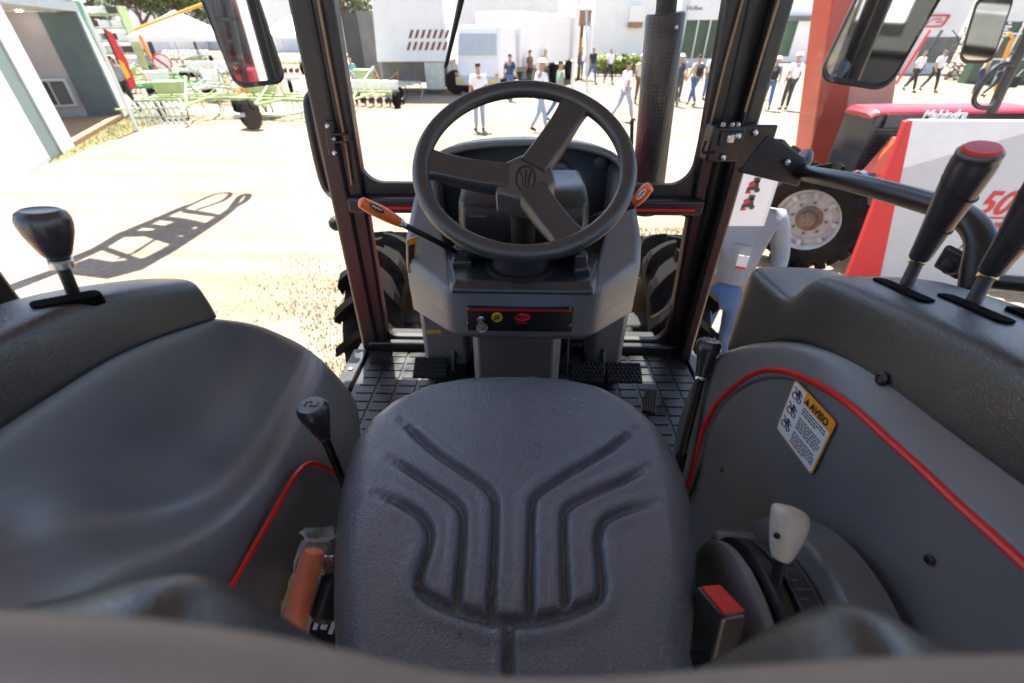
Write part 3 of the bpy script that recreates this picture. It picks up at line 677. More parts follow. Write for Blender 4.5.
# ---- mirrors
def mirror(px, xs, name_c, tilt):
    pts = [at(*p, y=yy) for p, yy in px]
    return pts
def add_mirror(corners, th=.03):
    """corners: outline of the mirror face, in order"""
    c = sum(corners, Vector())/len(corners)
    nrm = (corners[1]-corners[0]).cross(corners[2]-corners[1]).normalized()
    if nrm.dot(Vector((0, 0, H))-c) < 0: nrm = -nrm
    m = MB(); n_ = len(corners)
    sm = corners
    inner_ = [c+(p-c)*.90 for p in sm]
    rows = [[p-nrm*th for p in [c+(q-c)*.9 for q in sm]], [p-nrm*th*.4 for p in sm], [p+nrm*.004 for p in sm], [c+(p-c)*.97+nrm*.007 for p in sm], [c+(p-c)*.93+nrm*.003 for p in sm], [p for p in inner_]]
    m.grid(rows, close_u=True); m.bm.faces.new([m.bm.verts.new(p) for p in rows[0]])
    o = P_(m, 'wing_mirror', 'black_paint', sharp=50)
    m = MB(); m.prism([c+(p-c)*.935+nrm*.0022 for p in sm], -nrm*.004); P_(m, 'mirror_glass', 'mirror', o, smooth=False)
    return o, c, nrm
def mirror_outline(c, ux, uz, w, h, r, n=5):
    return [Vector(c)+ux*x+uz*z for x, z in rrect(-w/2, w/2, -h/2, h/2, r, n)]
for side in (-1, 1):
    if side < 0:
        bc = at(262, 86, x=-.95); nrm = Vector((.28, -.95, 0)); w, h, lean = .175, .40, Vector((-.10, .02, 1))
    else:
        bc = at(851, 86, x=.93); nrm = Vector((-.34, -.93, -.08)); w, h, lean = .185, .40, Vector((.13, .0, 1))
    nrm.normalize(); uz = (lean-nrm*lean.dot(nrm)).normalized(); ux = uz.cross(-nrm).normalized()
    o, c, nn = add_mirror(mirror_outline(bc+uz*h/2, ux, uz, w, h, .038))
    m = MB(); m.tube([c+uz*.10-nrm*.03, c+uz*.12-nrm*.08+Vector((-side*.1, 0, .05)), E(side*.66, 1.46, .33)], .011, 8, smooth_path=4); P_(m, 'mirror_arm', 'black_paint', o)

# ---- bracket and bent grab bar of the right door
def lin(a, b, t): return a+(b-a)*t
m = MB()
B0 = at(712, 128, y=1.33); B1 = at(757, 118, y=1.33); zt = B0.z+.005
m.box2((B0.x-.004, 1.31, zt-.088), (B0.x+.085, 1.37, zt)); 
m.box2((B0.x+.08, 1.325, zt-.112), (B0.x+.175, 1.337, zt+.004))
BRK = P_(m, 'door_bracket', 'black_paint', bevel=.006, bseg=3)
m = MB(); m.prism([(B0.x+.150, 1.322, zt-.02), (B0.x+.19, 1.322, zt-.035), (B0.x+.262, 1.30, zt-.075), (B0.x+.272, 1.295, zt-.09), (B0.x+.268, 1.295, zt-.150), (B0.x+.10, 1.322, zt-.118)], (0, .010, 0)); P_(m, 'bracket_plate', 'black_paint', BRK, bevel=.004)
m = MB(); m.box2((B0.x+.018, 1.302, zt-.045), (B0.x+.078, 1.312, zt-.010)); P_(m, 'bracket_recess', 'rubber_seal', BRK, bevel=.002)
m = MB(); m.box2((B0.x+.035, 1.296, zt-.036), (B0.x+.055, 1.302, zt-.016)); P_(m, 'latch_pin', 'steel', BRK, bevel=.003)
for dx, dz, yy in ((.062, -.02, 1.30), (.04, -.075, 1.308), (.215, -.085, 1.30), (.115, -.015, 1.323)):
    m = MB(); m.lathe([(.009, 0), (.009, .004), (.006, .008), (.001, .009)], (B0.x+dx, yy, zt+dz), (-.1, -1, .1), 10); P_(m, 'bracket_bolt', 'steel', BRK)
for dx in (.03, .055, .07):
    m = MB(); m.lathe([(.006, 0), (.006, .006), (.003, .009), (.001, .009)], (B0.x+dx, 1.335, zt), (0, 0, 1), 8); P_(m, 'bracket_bolt', 'steel', BRK)
m = MB(); m.tube([Vector((B0.x-.012, 1.318, zt-.035)), Vector((B0.x-.016, 1.316, zt-.058)), Vector((B0.x-.008, 1.312, zt-.065)), Vector((B0.x+.015, 1.306, zt-.062))], .004, 7, smooth_path=3); P_(m, 'bracket_hook', 'black_matte', BRK)
m = MB(); gb = [at(806, 152, x=.83), at(808, 164, x=.81), at(798, 172, x=.79), at(785, 167, x=.775), at(790, 172, x=.765), at(850, 181, x=.76), at(915, 200, x=.755), at(955, 212, x=.75), at(978, 228, x=.745), at(984, 248, x=.742), at(976, 270, x=.74), at(972, 285, x=.74)]
gb = [at(806, 155, x=.86), at(803, 163, x=.84), at(791, 167, x=.80), at(800, 172, x=.775), at(850, 182, x=.765), at(915, 199, x=.76), at(952, 211, x=.75), at(972, 224, x=.745), at(981, 243, x=.74), at(977, 268, x=.735), at(974, 290, x=.735)]
m.tube(gb, .0205, 16, smooth_path=6); P_(m, 'door_grab_bar', 'black_paint', sharp=180)
c = at(953, 262, x=.76); m = MB(); m.box(c, (.012, .055, .045)); BP = P_(m, 'door_buffer', 'rubber_seal', bevel=.006)
m = MB(); m.lathe([(.017, 0), (.013, .012), (.006, .022), (.001, .024)], c+Vector((-.006, -.01, -.003)), (-.7, -1, .1), 14); P_(m, 'buffer_cone', 'black_matte', BP)
m = MB(); m.tube([at(985, 281, x=.70), at(1040, 286, x=.70)], .012, 10); P_(m, 'window_rail', 'black_paint')

# ================= side consoles (fender liners)
def picks(rows): return [[at(p[0], p[1], x=p[2]) for p in r] for r in rows]
def ext(row, y, z, dx=0):
    return row+[Vector((row[-1].x+dx, y, z+H))]
# ---- left
r0 = picks([[(219, 319, -.475), (204, 324, -.482), (170, 335.5, -.49), (130, 350.5, -.50), (90, 373, -.507), (45, 403, -.514), (0, 432, -.52)]])[0]; r0 = ext(r0, .12, -.318)
rm = picks([[(263, 323, -.470), (256, 342, -.482), (234, 378, -.490), (203, 415, -.496), (160, 447, -.50), (100, 475, -.503), (25, 480, -.505)]])[0]; rm = ext(rm, .06, -.34)
b1 = picks([[(327, 359, -.412), (322, 378, -.404), (304, 420, -.394), (279, 468, -.387), (246, 514, -.383), (177, 555, -.383), (58, 584, -.386)]])[0]; b1 = ext(b1, .02, -.36, -.005)
b0 = [at(px, py, z=q.z-H+.006) for (px, py), q in zip(((306, 343), (297, 370), (269, 420), (240, 470), (195, 505), (111, 529), (25, 522)), b1)]; b0.append(Vector((b0[-1].x-.005, .04, b1[-1].z+.01)))
b2 = picks([[(347, 380, -.387), (340, 403, -.379), (323, 443, -.374), (299, 491, -.371), (270, 538, -.369), (208, 584, -.369), (75, 616, -.371)]])[0]; b2 = ext(b2, .0, -.38, -.005)
s1 = [Vector((-.364, p.y+.012, p.z-.05)) for p in b2]
s2 = [Vector((-.360, p.y+.02, lin(p.z, 1.42, .55))) for p in b2]
s3 = [Vector((-.355, p.y+.01, H-1.03)) for p in b2]
s1[0] = at(367, 408, x=-.366); s2[0] = at(353, 455, x=-.352)
up_r = [p+Vector((-.03, -.005, .022)) for p in r0]; up_r[0] = r0[0]+Vector((-.03, -.012, .012))
rows = [up_r, r0, [lin(a, b, .10)+Vector((.004, 0, 0)) for a, b in zip(r0, rm)], rm, [lin(a, b, .6) for a, b in zip(rm, b0)], b0, [lin(a, b, .55)+Vector((0, 0, -.002)) for a, b in zip(b0, b1)], b1, b2, s1, s2, s3]
rows = [[Vector((-.80, r[0].y-.06, r[0].z-.03)), Vector((-.60, r[0].y+.0, r[0].z-.0)), Vector((r[0].x-.03, r[0].y+.006, r[0].z-.001))]+r for r in rows]
m = MB(); m.grid(rows); LF = P_(m, 'fender_liner', 'grey_plastic', subd=2, sharp=180)
m = MB(); m.tube([at(342, 478, x=-.352), at(330, 470, x=-.354), at(318, 464, x=-.356), at(308, 464, x=-.357), at(298, 472, x=-.358), at(285, 492, x=-.359), at(262, 533, x=-.360), at(235, 580, x=-.360), at(205, 632, x=-.36)], .0042, 8, smooth_path=5); P_(m, 'red_trim', 'red_trim', LF)
# padded top of the left console
u0 = picks([[(196, 280, -.488), (183, 281.5, -.491), (155, 285, -.496), (118, 291, -.503), (80, 301, -.509), (40, 317, -.515), (0, 337, -.520)]])[0]; u0 = ext(u0, .12, -.228)
def pad(low, up, xo, sg, front_push=.0):
    cols = []
    for a, b in zip(low, up):
        A = Vector((a.x, a.y, a.z+.001))
        wv = Vector((-sg*1, 0, 0))                                    # towards the driver
        cols.append([A-wv*.02+Vector((0, 0, -.004)), A+wv*.002, lin(A, b, .10)+wv*.003, lin(A, b, .5)+wv*.003, lin(A, b, .88)+wv*.001, b-wv*.007+Vector((0, 0, -.001)), b-wv*.022+Vector((0, .001, .002)), Vector((lin(b.x, xo, .5), b.y+.002, b.z+.001)), Vector((lin(b.x, xo, .88), b.y, b.z-.002)), Vector((xo, b.y-.005, b.z-.02)), Vector((xo+sg*.01, b.y-.01, b.z-.14))])
    f = cols[0]; c1 = [Vector((lin(p.x, xo, .10), p.y+.012+front_push, p.z-.006)) for p in f]; c0 = [Vector((lin(p.x, xo, .45), p.y-.01+front_push, p.z-.02)) for p in f]
    cm = Vector((lin(f[3].x, xo, .5), f[3].y, f[3].z))
    cN = [lin(p, cm, .8)+Vector((0, front_push, -.01)) for p in c0]
    return [c0, c1]+cols
m = MB(); cols = pad(r0, u0, -.625, -1); m.grid(cols); P_(m, 'arm_pad', 'pad_vinyl', subd=2, sharp=180)
# ---- right
oc_ = [(673, 432, .405), (686, 394, .412), (699, 366, .418), (722, 350, .428), (777, 340, .438), (847, 360, .444), (900, 399, .448), (960, 444, .450), (1024, 490, .452)]
rc_ = [(691, 476, .412), (700, 440, .414), (708, 420, .416), (724, 396, .418), (765, 370, .420), (826, 388, .420), (900, 449, .420), (960, 505, .420), (1024, 563, .420)]
oc = ext([at(*p[:2], x=p[2]) for p in oc_], .10, -.315); rc = ext([at(*p[:2], x=p[2]) for p in rc_], .06, -.345)
bt = [Vector((.42, p.y, H-1.03)) for p in rc]
lo0 = Vector((.40, .72, H-1.03))
oc = [lin(oc[0], lo0, .6)]+oc; rc = [Vector((.414, rc[0].y+.006, H-.96))]+rc
rows = [[Vector((.72, p.y-.02, p.z-.02)) for p in oc], [p+Vector((.025, -.002, .022 if i > 3 else .006)) for i, p in enumerate(oc)], oc, [lin(a, b, .12)-Vector((.003, 0, 0)) for a, b in zip(oc, rc)], [lin(a, b, .88)-Vector((.003, 0, 0)) for a, b in zip(oc, rc)], rc, [p+Vector((.012, -.003, -.004)) for p in rc]]
m = MB(); m.grid(rows); RFo = P_(m, 'fender_liner', 'grey_plastic', subd=2, sharp=180)
m = MB(); ir = spline(rc[1:], 3); ny = 8
m.grid([[Vector((.427-.0*(k), p.y, lin(p.z-.003, H-1.04, k/ny))) for p in ir] for k in range(ny+1)]); P_(m, 'side_panel', 'grey_plastic', RFo, sharp=180)
m = MB(); m.tube([p-Vector((.001, 0, 0)) for p in rc], .0046, 8, smooth_path=5); P_(m, 'red_trim', 'red_trim', RFo)
low = [(724, 353, .445), (740, 351, .446), (777, 341, .447), (791, 341.5, .448), (806, 343, .449), (847, 361, .451), (900, 400, .453), (960, 445, .454), (1024, 491, .455)]
up = [(747, 267, .455), (768, 284, .455), (786, 300, .455), (797, 291, .456), (813, 271, .457), (850, 286, .458), (905, 309, .459), (960, 334, .460), (1024, 366, .460)]
low = ext([at(*p[:2], x=p[2]) for p in low], .10, -.312); up = ext([at(*p[:2], x=p[2]) for p in up], .10, -.224)
m = MB(); cols = pad(low, up, .66, 1); m.grid(cols); RP = P_(m, 'arm_pad', 'pad_vinyl', subd=2, sharp=180)
c = at(883, 379, x=.449); m = MB(); m.lathe([(.009, 0), (.009, .003), (.006, .005), (.005, .003), (.001, .003)], c, (-1, 0, .1), 14); P_(m, 'pad_screw', 'black_paint', RP)
def ztop(row, y):
    r = sorted(row, key=lambda p: p.y)
    for a, b in zip(r, r[1:]):
        if a.y <= y <= b.y: return lin(a.z, b.z, (y-a.y)/(b.y-a.y))
    return r[0].z if y < r[0].y else r[-1].z
def on_top(px, py, row, off=0.0):
    """point on the top face of a pad under a pixel"""
    z = row[2].z-H
    for _ in range(12):
        p = at(px, py, z=z); z = ztop(row, p.y)+off-H
    return at(px, py, z=z)
def slot(name, a, b, row, w, par):
    A = on_top(*a, row, .0042); Bv = on_top(*b, row, .0042); d = (Bv-A); side = Vector((-d.y, d.x, 0)).normalized()*w
    ring = [A+side*.3, A+d*.05+side*.9, A+d*.12+side, A+d*.88+side, A+d*.96+side*.8, Bv+side*.1, Bv-side*.5, A+d*.95-side, A+d*.1-side, A+d*.02-side*.7]
    m = MB(); m.prism(ring, (0, 0, -.012)); return P_(m, name, 'slot_black', par, smooth=False)
upr = up[3:]
slot('lever_slot', (878, 277.5), (931, 301), upr, .010, RP); slot('lever_slot', (943, 293), (1012, 322), upr, .010, RP); slot('lever_slot', (1012, 306), (1050, 322), upr, .009, RP)
LPAD = [o for o in bpy.data.objects if o.name.startswith('arm_pad') and o is not RP][0]
slot('lever_slot', (29, 305), (100, 291.5), u0, .011, LPAD)

# screws that hold the side consoles
for px, py, xx, par in ((120, 415, -.5055, LF), (330, 505, -.3685, LF), (722, 470, .4255, RFo), (930, 560, .4255, RFo), (708, 378, .4155, RFo)):
    c = at(px, py, x=xx); m = MB(); m.lathe([(.0055, 0), (.0050, .0022), (.0034, .0028), (.0030, .0016), (.001, .0016)], c, (1 if xx < 0 else -1, 0, .15), 12); P_(m, 'console_screw', 'black_paint', par)

# ================= levers
def lever(name, base, top, shaft_r, prof, m_knob='dark_plastic', label=None, knob_name='lever_knob', n=24, sx=1, sy=1, shaft_mat='black_paint'):
    """shaft from base to top, knob profile (r, z along the lever, 0 at its foot)"""
    base, top = Vector(base), Vector(top); d = (top-base).normalized()
    m = MB(); m.tube([base-d*.03, top+d*.004], shaft_r, 12); L = P_(m, name, shaft_mat, label=label)
    m = MB(); m.lathe(prof, top, d, n, sx=sx, sy=sy); K = P_(m, knob_name, m_knob, L, sharp=50)
    return L, d
# left pad lever: pear knob
bs = on_top(75, 297, u0, -.005); tp = at(59, 258, y=bs.y+.005)
L, d = lever('range_lever', bs, tp, .0066, [(r*.66, z*.72) for r, z in [(.012, 0), (.0165, .001), (.021, .008), (.0275, .024), (.0335, .040), (.0365, .054), (.0365, .064), (.033, .073), (.026, .0775), (.024, .076), (.001, .076)]], label='short lever with a large pear-shaped black knob')
m = MB(); m.lathe([(.010, -.012), (.0115, -.011), (.0115, -.004), (.010, -.003), (.012, -.001), (.010, 0)], tp, d, 14); P_(m, 'lock_nut', 'steel', L)
# low left lever
bs = at(340, 474, x=-.325); tp = at(324, 436, y=bs.y+.0)
L, d = lever('gear_lever', bs, tp, .0072, [(.010, 0), (.012, .004), (.0155, .018), (.021, .040), (.0245, .055), (.0245, .064), (.020, .071), (.001, .073)], label='lever with a black ball-topped gear knob')
m = MB(); m.lathe([(.009, -.006), (.0105, -.004), (.0105, .003), (.009, .004)], tp, d, 14); P_(m, 'lock_nut', 'steel', L)
m = MB(); kt = tp+d*.073; m.tube([kt+Vector((-.01, -.004, .0005)), kt+Vector((-.01, .006, .0005)), kt+Vector((0, .006, .0005)), kt+Vector((0, -.004, .0005)), kt+Vector((.01, -.004, .0005)), kt+Vector((.01, .006, .0005))], .0012, 5); P_(m, 'shift_pattern', 'grey_print', L)
# low right lever
bs = at(684, 446, x=.385); tp = at(701, 377, x=.40)
L, d = lever('gear_lever', bs, tp, .0095, [(.0125, 0), (.0135, .004), (.016, .03), (.0205, .052), (.0255, .064), (.026, .078), (.021, .086), (.001, .088)], label='tall lever with a round black gear knob')
m = MB(); m.lathe([(.0105, -.004), (.0145, -.003), (.0145, .002), (.0135, .004)], tp, d, 16); P_(m, 'knob_ring', 'steel', L)
m = MB(); kt = tp+d*.0885; m.tube([kt+Vector((-.011, -.005, 0)), kt+Vector((-.011, .007, 0)), kt+Vector((0, .007, 0)), kt+Vector((0, -.005, 0)), kt+Vector((.011, -.005, 0)), kt+Vector((.011, .007, 0))], .0013, 5); P_(m, 'shift_pattern', 'grey_print', L)
m = MB(); m.tube([bs-d*.02, bs-d*.08+Vector((0, 0, -.02)), Vector((bs.x-.01, bs.y+.01, H-1.0))], .0125, 10); P_(m, 'lever_boot', 'black_matte', L)
# two hydraulic levers on the right pad
gp = [(.0135, 0), (.0150, .002), (.0165, .02), (.0205, .055), (.0245, .085), (.027, .112), (.0272, .124), (.0255, .1285), (.0265, .130), (.0265, .133), (.0235, .136), (.001, .136)]
for (bx, by), (tx, ty), cap in (((905, 287), (919, 258), True), ((972, 304), (990, 272), True)):
    bs = on_top(bx, by, upr, -.004); top = at(tx, ty, x=bs.x+.014)
    # aim the grip along the sight of the photo
    far = at(974, 152, x=bs.x+.07) if bx < 950 else at(1064, 168, x=bs.x+.07)
    L, d = lever('hydraulic_lever', bs, top, .0080, [(.001, 0)]*0+[(.004, 0), (.004, .001)], label='long-gripped black lever in the %s slot' % ('front' if bx < 950 else 'second'))
    bt_ = None
    for q in range(300):
        t_ = .35+q*.002; pv = ray(981, 151) if bx < 950 else ray(1066, 168); pp = Vector((0, 0, H))+pv*t_
        er = abs((pp-top).normalized().dot(pv.normalized())+.40)
        if bt_ is None or er < bt_[0]: bt_ = (er, pp)
    far = bt_[1]
    dg = (far-top).normalized(); k = (far-top).length/.134
    KR = .84; m = MB(); m.lathe([(r*KR, z*k) for r, z in gp], top, dg, 28); K = P_(m, 'lever_grip', 'dark_plastic', L, sharp=50)
    m = MB(); e_ = top+dg*.1335*k; m.lathe([(.0232*KR, 0), (.0232*KR, .003), (.020*KR, .0055), (.001, .006)], e_, dg, 28); P_(m, 'grip_cap', 'red_plastic', L, label='red round cap')
    for zz in (.052, .094):                                        # moulded waves round the grip
        rr = .0202 if zz < .06 else .0257
        sd = dg.orthogonal().normalized(); s2_ = dg.cross(sd)
        m = MB(); m.tube([top+dg*(zz+.010*math.sin(t))*k+(sd*math.cos(t)+s2_*math.sin(t))*rr*KR for t in [2*math.pi*q/36 for q in range(36)]], .0010, 5, closed=True); P_(m, 'grip_seam', 'black_matte', L)
    m = MB(); m.lathe([(.0105, -.008), (.0105, -.001), (.009, 0)], top, d, 6); P_(m, 'lock_nut', 'brass', L)
# orange-handled stalks on the column
def stalk(pts_rod, pts_grip, rods, label):
    m = MB(); m.tube(pts_rod, rods, 10, smooth_path=3); L = P_(m, 'column_lever', 'black_paint')
    m = MB(); g_ = spline(pts_grip, 5); n_ = len(g_)
    m.tube(g_, [.0075+.0065*math.sin(min(1, .18+i/(n_-1)*.95)*math.pi*.80)*1.0 if i < n_-1 else .005 for i in range(n_)], 14); P_(m, 'lever_grip', 'orange_plastic', L, label=label)
    a = pts_grip[0]; dd = (pts_grip[0]-pts_grip[1]).normalized()
    m = MB(); m.lathe([(.0095, 0), (.0095, .010), (.0065, .011), (.0065, .018)], a-dd*.002, dd, 8); P_(m, 'lock_nut', 'steel', L)
    return L, g_
L, g_ = stalk([at(456, 252, y=.98), at(430, 238, y=.93), at(402, 224, y=.90)], [at(399, 222, y=.897), at(384, 214, y=.885), at(370, 207, y=.875), at(359, 201, y=.868)], .0065, 'orange grip of the left column lever')
mid = at(377, 209, y=.862); dirg = (g_[-1]-g_[0]).normalized(); m = MB(); up_ = Vector((0, -.55, .83)); sd = up_.cross(dirg).normalized()
m.prism([mid+dirg*.0155*math.cos(t)+sd*.0058*math.sin(t) for t in [2*math.pi*k/20 for k in range(20)]], up_*.003); P_(m, 'grip_badge', 'black_print', L, smooth=False)
m = MB(); m.tube([mid+up_*.0035+dirg*x+sd*.002*math.sin(x*900) for x in (-.011, -.008, -.005, -.002, .001, .004, .007, .010)], .0012, 5); P_(m, 'badge_pictogram', 'white_print', L)
L, g_ = stalk([at(588, 222, y=1.01), at(612, 212, y=1.0), at(634, 204, y=.99)], [at(635, 203, y=.99), at(641, 196, y=.985), at(646, 190, y=.98), at(651, 186, y=.975)], .010, 'orange grip of the right column lever')
mid = at(641, 195, y=.966); dirg = (g_[-1]-g_[0]).normalized(); sd = up_.cross(dirg).normalized()
m = MB(); m.prism([mid+dirg*.0145*math.cos(t)+sd*.0058*math.sin(t) for t in [2*math.pi*k/20 for k in range(20)]], up_*.003); P_(m, 'grip_badge', 'label_white', L, smooth=False)
m = MB(); m.tube([mid+up_*.0035+dirg*x+sd*.002*math.sin(x*900) for x in (-.010, -.006, -.002, .002, .006, .009)], .0012, 5); P_(m, 'badge_pictogram', 'black_print', L)

# ---- hitch quadrant beside the seat: two curved covers, slotted scale, beige knob
qc = Vector((.33, .262, H-.655)); 
def quad(x0, x1, R, a0=-25, a1=205, n=34, dip=0):
    rows = []
    for k in range(n+1):
        a = R_(a0+(a1-a0)*k/n); rows.append([Vector((x, qc.y+r*math.cos(a), qc.z+r*math.sin(a))) for x, r in ((x0, .005), (x0, R-.05), (x0, R-.008), (x0+.006, R), (x1-.006, R), (x1, R-.008), (x1, R-.05), (x1, .005))])
    m = MB(); m.grid(rows); return m
QD = P_(quad(.270, .292, .118), 'quadrant_cover', 'grey_plastic', sharp=40)
P_(quad(.293, .318, .123), 'quadrant_slot', 'black_paint', QD, sharp=40)
P_(quad(.319, .352, .121), 'quadrant_scale', 'dark_plastic', QD, sharp=40)
P_(quad(.353, .412, .150, -30, 205), 'quadrant_cover', 'grey_plastic', QD, sharp=40)
m = MB()
for k in range(26):
    a = R_(25+k*5.2); p = Vector((.326, qc.y+.1215*math.cos(a), qc.z+.1215*math.sin(a))); m.box(p+Vector((.004 if k % 3 else .008, 0, 0)), (.008 if k % 3 else .018, .0012, .0012), rot=(a, 0, 0))
for xx in (.3215, .3455): m.tube([Vector((xx, qc.y+.1212*math.cos(R_(a)), qc.z+.1212*math.sin(R_(a)))) for a in range(20, 165, 5)], .0007, 5)
P_(m, 'scale_marks', 'mark_grey', QD, smooth=False)
c = at(735, 548, x=.32); m = MB(); m.box(c+Vector((.01, 0, -.012)), (.075, .055, .04)); P_(m, 'quadrant_cap', 'grey_plastic', QD, bevel=.012, bseg=3)
bs = at(772, 600, x=.305); tp = at(781, 556, x=.311); d = (tp-bs).normalized()
m = MB(); m.box((bs+tp)/2-d*.004, (.006, .017, (tp-bs).length+.03), rot=Vector((0, 0, 1)).rotation_difference(d).to_matrix()); HL = P_(m, 'hitch_lever', 'black_paint', label='lever with a beige knob standing in the quadrant slot', bevel=.002)
kt = at(791, 508, x=.322); d = (kt-tp).normalized(); lk = (kt-tp).length; sx_ = Vector((1, 0, 0)); sx_ = (sx_-d*sx_.dot(d)).normalized(); sy_ = d.cross(sx_)
m = MB(); rows = []
for t, wx, wy, ox in ((-.06, .008, .010, 0), (.04, .0115, .012, 0), (.3, .016, .0145, .001), (.6, .0195, .0165, .0015), (.85, .0205, .0175, .001), (.97, .018, .0165, -.001), (1.02, .012, .011, -.002)):
    rows.append([tp+d*lk*t+sx_*(x*wx+ox)+sy_*y*wy for x, y in ((-1, -.6), (-.6, -1), (.6, -1), (1, -.6), (1, .6), (.6, 1), (-.6, 1), (-1, .6))])
m.grid(rows, close_u=True); m.bm.faces.new([m.bm.verts.new(p) for p in rows[-1]]); bmesh.ops.remove_doubles(m.bm, verts=m.bm.verts, dist=.0002)
P_(m, 'lever_knob', 'beige_plastic', HL, subd=1, sharp=60)
m = MB(); pc = at(777, 535, x=.301); m.lathe([(.0035, 0), (.0035, .003), (.001, .003)], pc, (-.6, -.8, .1), 10); P_(m, 'knob_screw', 'black_matte', HL)
# safety belt buckle
bq = [at(px, py, z=-.522) for px, py in ((700, 590), (718, 588), (743, 614), (722, 617))]; bc = sum(bq, Vector())/4
big = [bc+(p-bc)*1.28 for p in bq]; mid_ = [bc+(p-bc)*1.2+Vector((0, 0, .004)) for p in bq]; lowr = [bc+(p-bc)*1.3+Vector((.004, -.012, -.075)) for p in bq]
m = MB(); rows = [lowr, [p+Vector((0, 0, -.006)) for p in big], mid_]; m.grid(rows, close_u=True); m.bm.faces.new([m.bm.verts.new(p) for p in mid_]); bmesh.ops.remove_doubles(m.bm, verts=m.bm.verts, dist=.0002)
BK = P_(m, 'belt_buckle', 'dark_plastic', bevel=.004, bseg=3)
m = MB(); m.prism([p+Vector((0, 0, .0085)) for p in bq], (0, 0, -.005)); P_(m, 'release_button', 'red_plastic', BK, bevel=.001, label='red push button')
m = MB(); m.tube([bc+Vector((-.012, -.03, -.1)), bc+Vector((-.01, -.05, -.2)), bc+Vector((-.03, -.08, -.32))], .012, 8); P_(m, 'buckle_strap', 'black_matte', BK)

# ---- warning decal on the right side panel: white sheet, orange frame and header, pictograms and text lines
dx = .4235
dA = [at(797, 380, x=dx), at(838, 424, x=dx), at(811, 475, x=dx), at(777, 428, x=dx)]     # top-front, top-rear, low-rear, low-front
ey_ = (dA[0]-dA[3]); exv = (dA[1]-dA[0]); W_, H_ = exv.length, ey_.length
fm = frame_mtx(dA[3], exv, ey_)                                       # x runs backwards along the sheet, y upwards
def D(x, y, z=0): return fm@Vector((x*W_, y*H_, z))
def drect(mb, x0, y0, x1, y1, z, th=.0006, r=0):
    if r: pts = [fm@Vector((x, y, z)) for x, y in rrect(x0*W_, x1*W_, y0*H_, y1*H_, r, 4)]
    else: pts = [D(x0, y0, z), D(x1, y0, z), D(x1, y1, z), D(x0, y1, z)]
    mb.prism(pts, (fm.to_3x3()@Vector((0, 0, -th))))
m = MB(); drect(m, 0, 0, 1, 1, .0012, .0012, .006); DC = P_(m, 'warning_decal', 'orange_print', smooth=False)
m = MB(); drect(m, .025, .025, .975, .975, .0016, .0006, .004); P_(m, 'decal_sheet', 'label_white', DC, smooth=False)
m = MB(); drect(m, .33, .80, .975, .975, .0020, .0006, .002); P_(m, 'decal_header', 'orange_print', DC, smooth=False)
m = MB(); fm2 = fm.copy(); fm2.translation = D(.50, .835, .0024); text_mb(m, 'AVISO', .0150, fm2, .0002, bold=.0006)
a_, b_, c_ = D(.365, .83, .0024), D(.475, .83, .0024), D(.42, .945, .0024); m.prism([a_, b_, c_], fm.to_3x3()@Vector((0, 0, -.0004)))
P_(m, 'decal_title', 'black_print', DC, smooth=False)
m = MB(); rnd = random.Random(3)
for y0_, rows_ in ((.735, 3), (.545, 5), (.265, 5)):
    for k in range(rows_):
        y = y0_-k*.046; x = .38
        end = .95-(.25*rnd.random() if k == rows_-1 else .05*rnd.random())
        while x < end-.02:
            w_ = .03+.06*rnd.random(); drect(m, x, y, min(end, x+w_), y+.022, .0020, .0003); x += w_+.014
for k in range(3):                                                    # three machine pictograms: body, wheels, arm, flash
    cx_, cy_ = .19, .82-.28*k
    for (ox, oy, rr_) in ((-.06, -.04, .055), (.06, -.055, .038)):
        m.tube([D(cx_+ox+rr_*math.cos(t), cy_+oy+rr_*math.sin(t), .002) for t in [q*math.pi/7 for q in range(14)]], .0009, 4, closed=True)
    drect(m, cx_-.08, cy_-.01, cx_+.06, cy_+.03, .002, .0003); drect(m, cx_-.02, cy_+.03, cx_+.03, cy_+.09, .002, .0003)
    m.tube([D(cx_-.12, cy_+.09, .002), D(cx_-.05, cy_+.05, .002), D(cx_+.0, cy_+.10, .002), D(cx_+.1, cy_+.04, .002)], .0009, 4)
P_(m, 'decal_print', 'black_print', DC, smooth=False)

# ================= wheels, hood and body of our tractor (seen through the windows)
def tyre(R, W, nl, lug_h=.045):
    m = MB(); rim = R*.56
    m.lathe([(rim, -W*.40), (rim+.02, -W*.46), (R*.78, -W*.50), (R-lug_h*1.7, -W*.47), (R-lug_h*1.25, -W*.32), (R-lug_h, 0), (R-lug_h*1.25, W*.32), (R-lug_h*1.7, W*.47), (R*.78, W*.50), (rim+.02, W*.46), (rim, W*.40)], n=56, cap=False)
    for k in range(nl):
        for sg in (-1, 1):
            a0 = 2*math.pi*(k+(.5 if sg > 0 else 0))/nl; rows = []
            for s_, da, ww, hh in ((-.06, 0, .026, 0), (.25, .04, .027, -.004), (.6, .12, .030, -.010), (.95, .22, .036, -.020), (1.06, .25, .038, -.075)):
                x = sg*s_*W*.5; a = a0+da*.9; rt = R+hh*R; rb = R-lug_h-.03+hh*R
                wa = ww/R; rows.append([Vector((rr*math.cos(a+q), rr*math.sin(a+q), x)) for rr, q in ((rb, -wa*1.25), (rt, -wa*.8), (rt, wa*.8), (rb, wa*1.25))])
            m.grid(rows); vs = [m.bm.verts.new(p) for p in rows[-1]]; m.bm.faces.new(vs); m.bm.faces.new([m.bm.verts.new(p) for p in rows[0]])
    return m
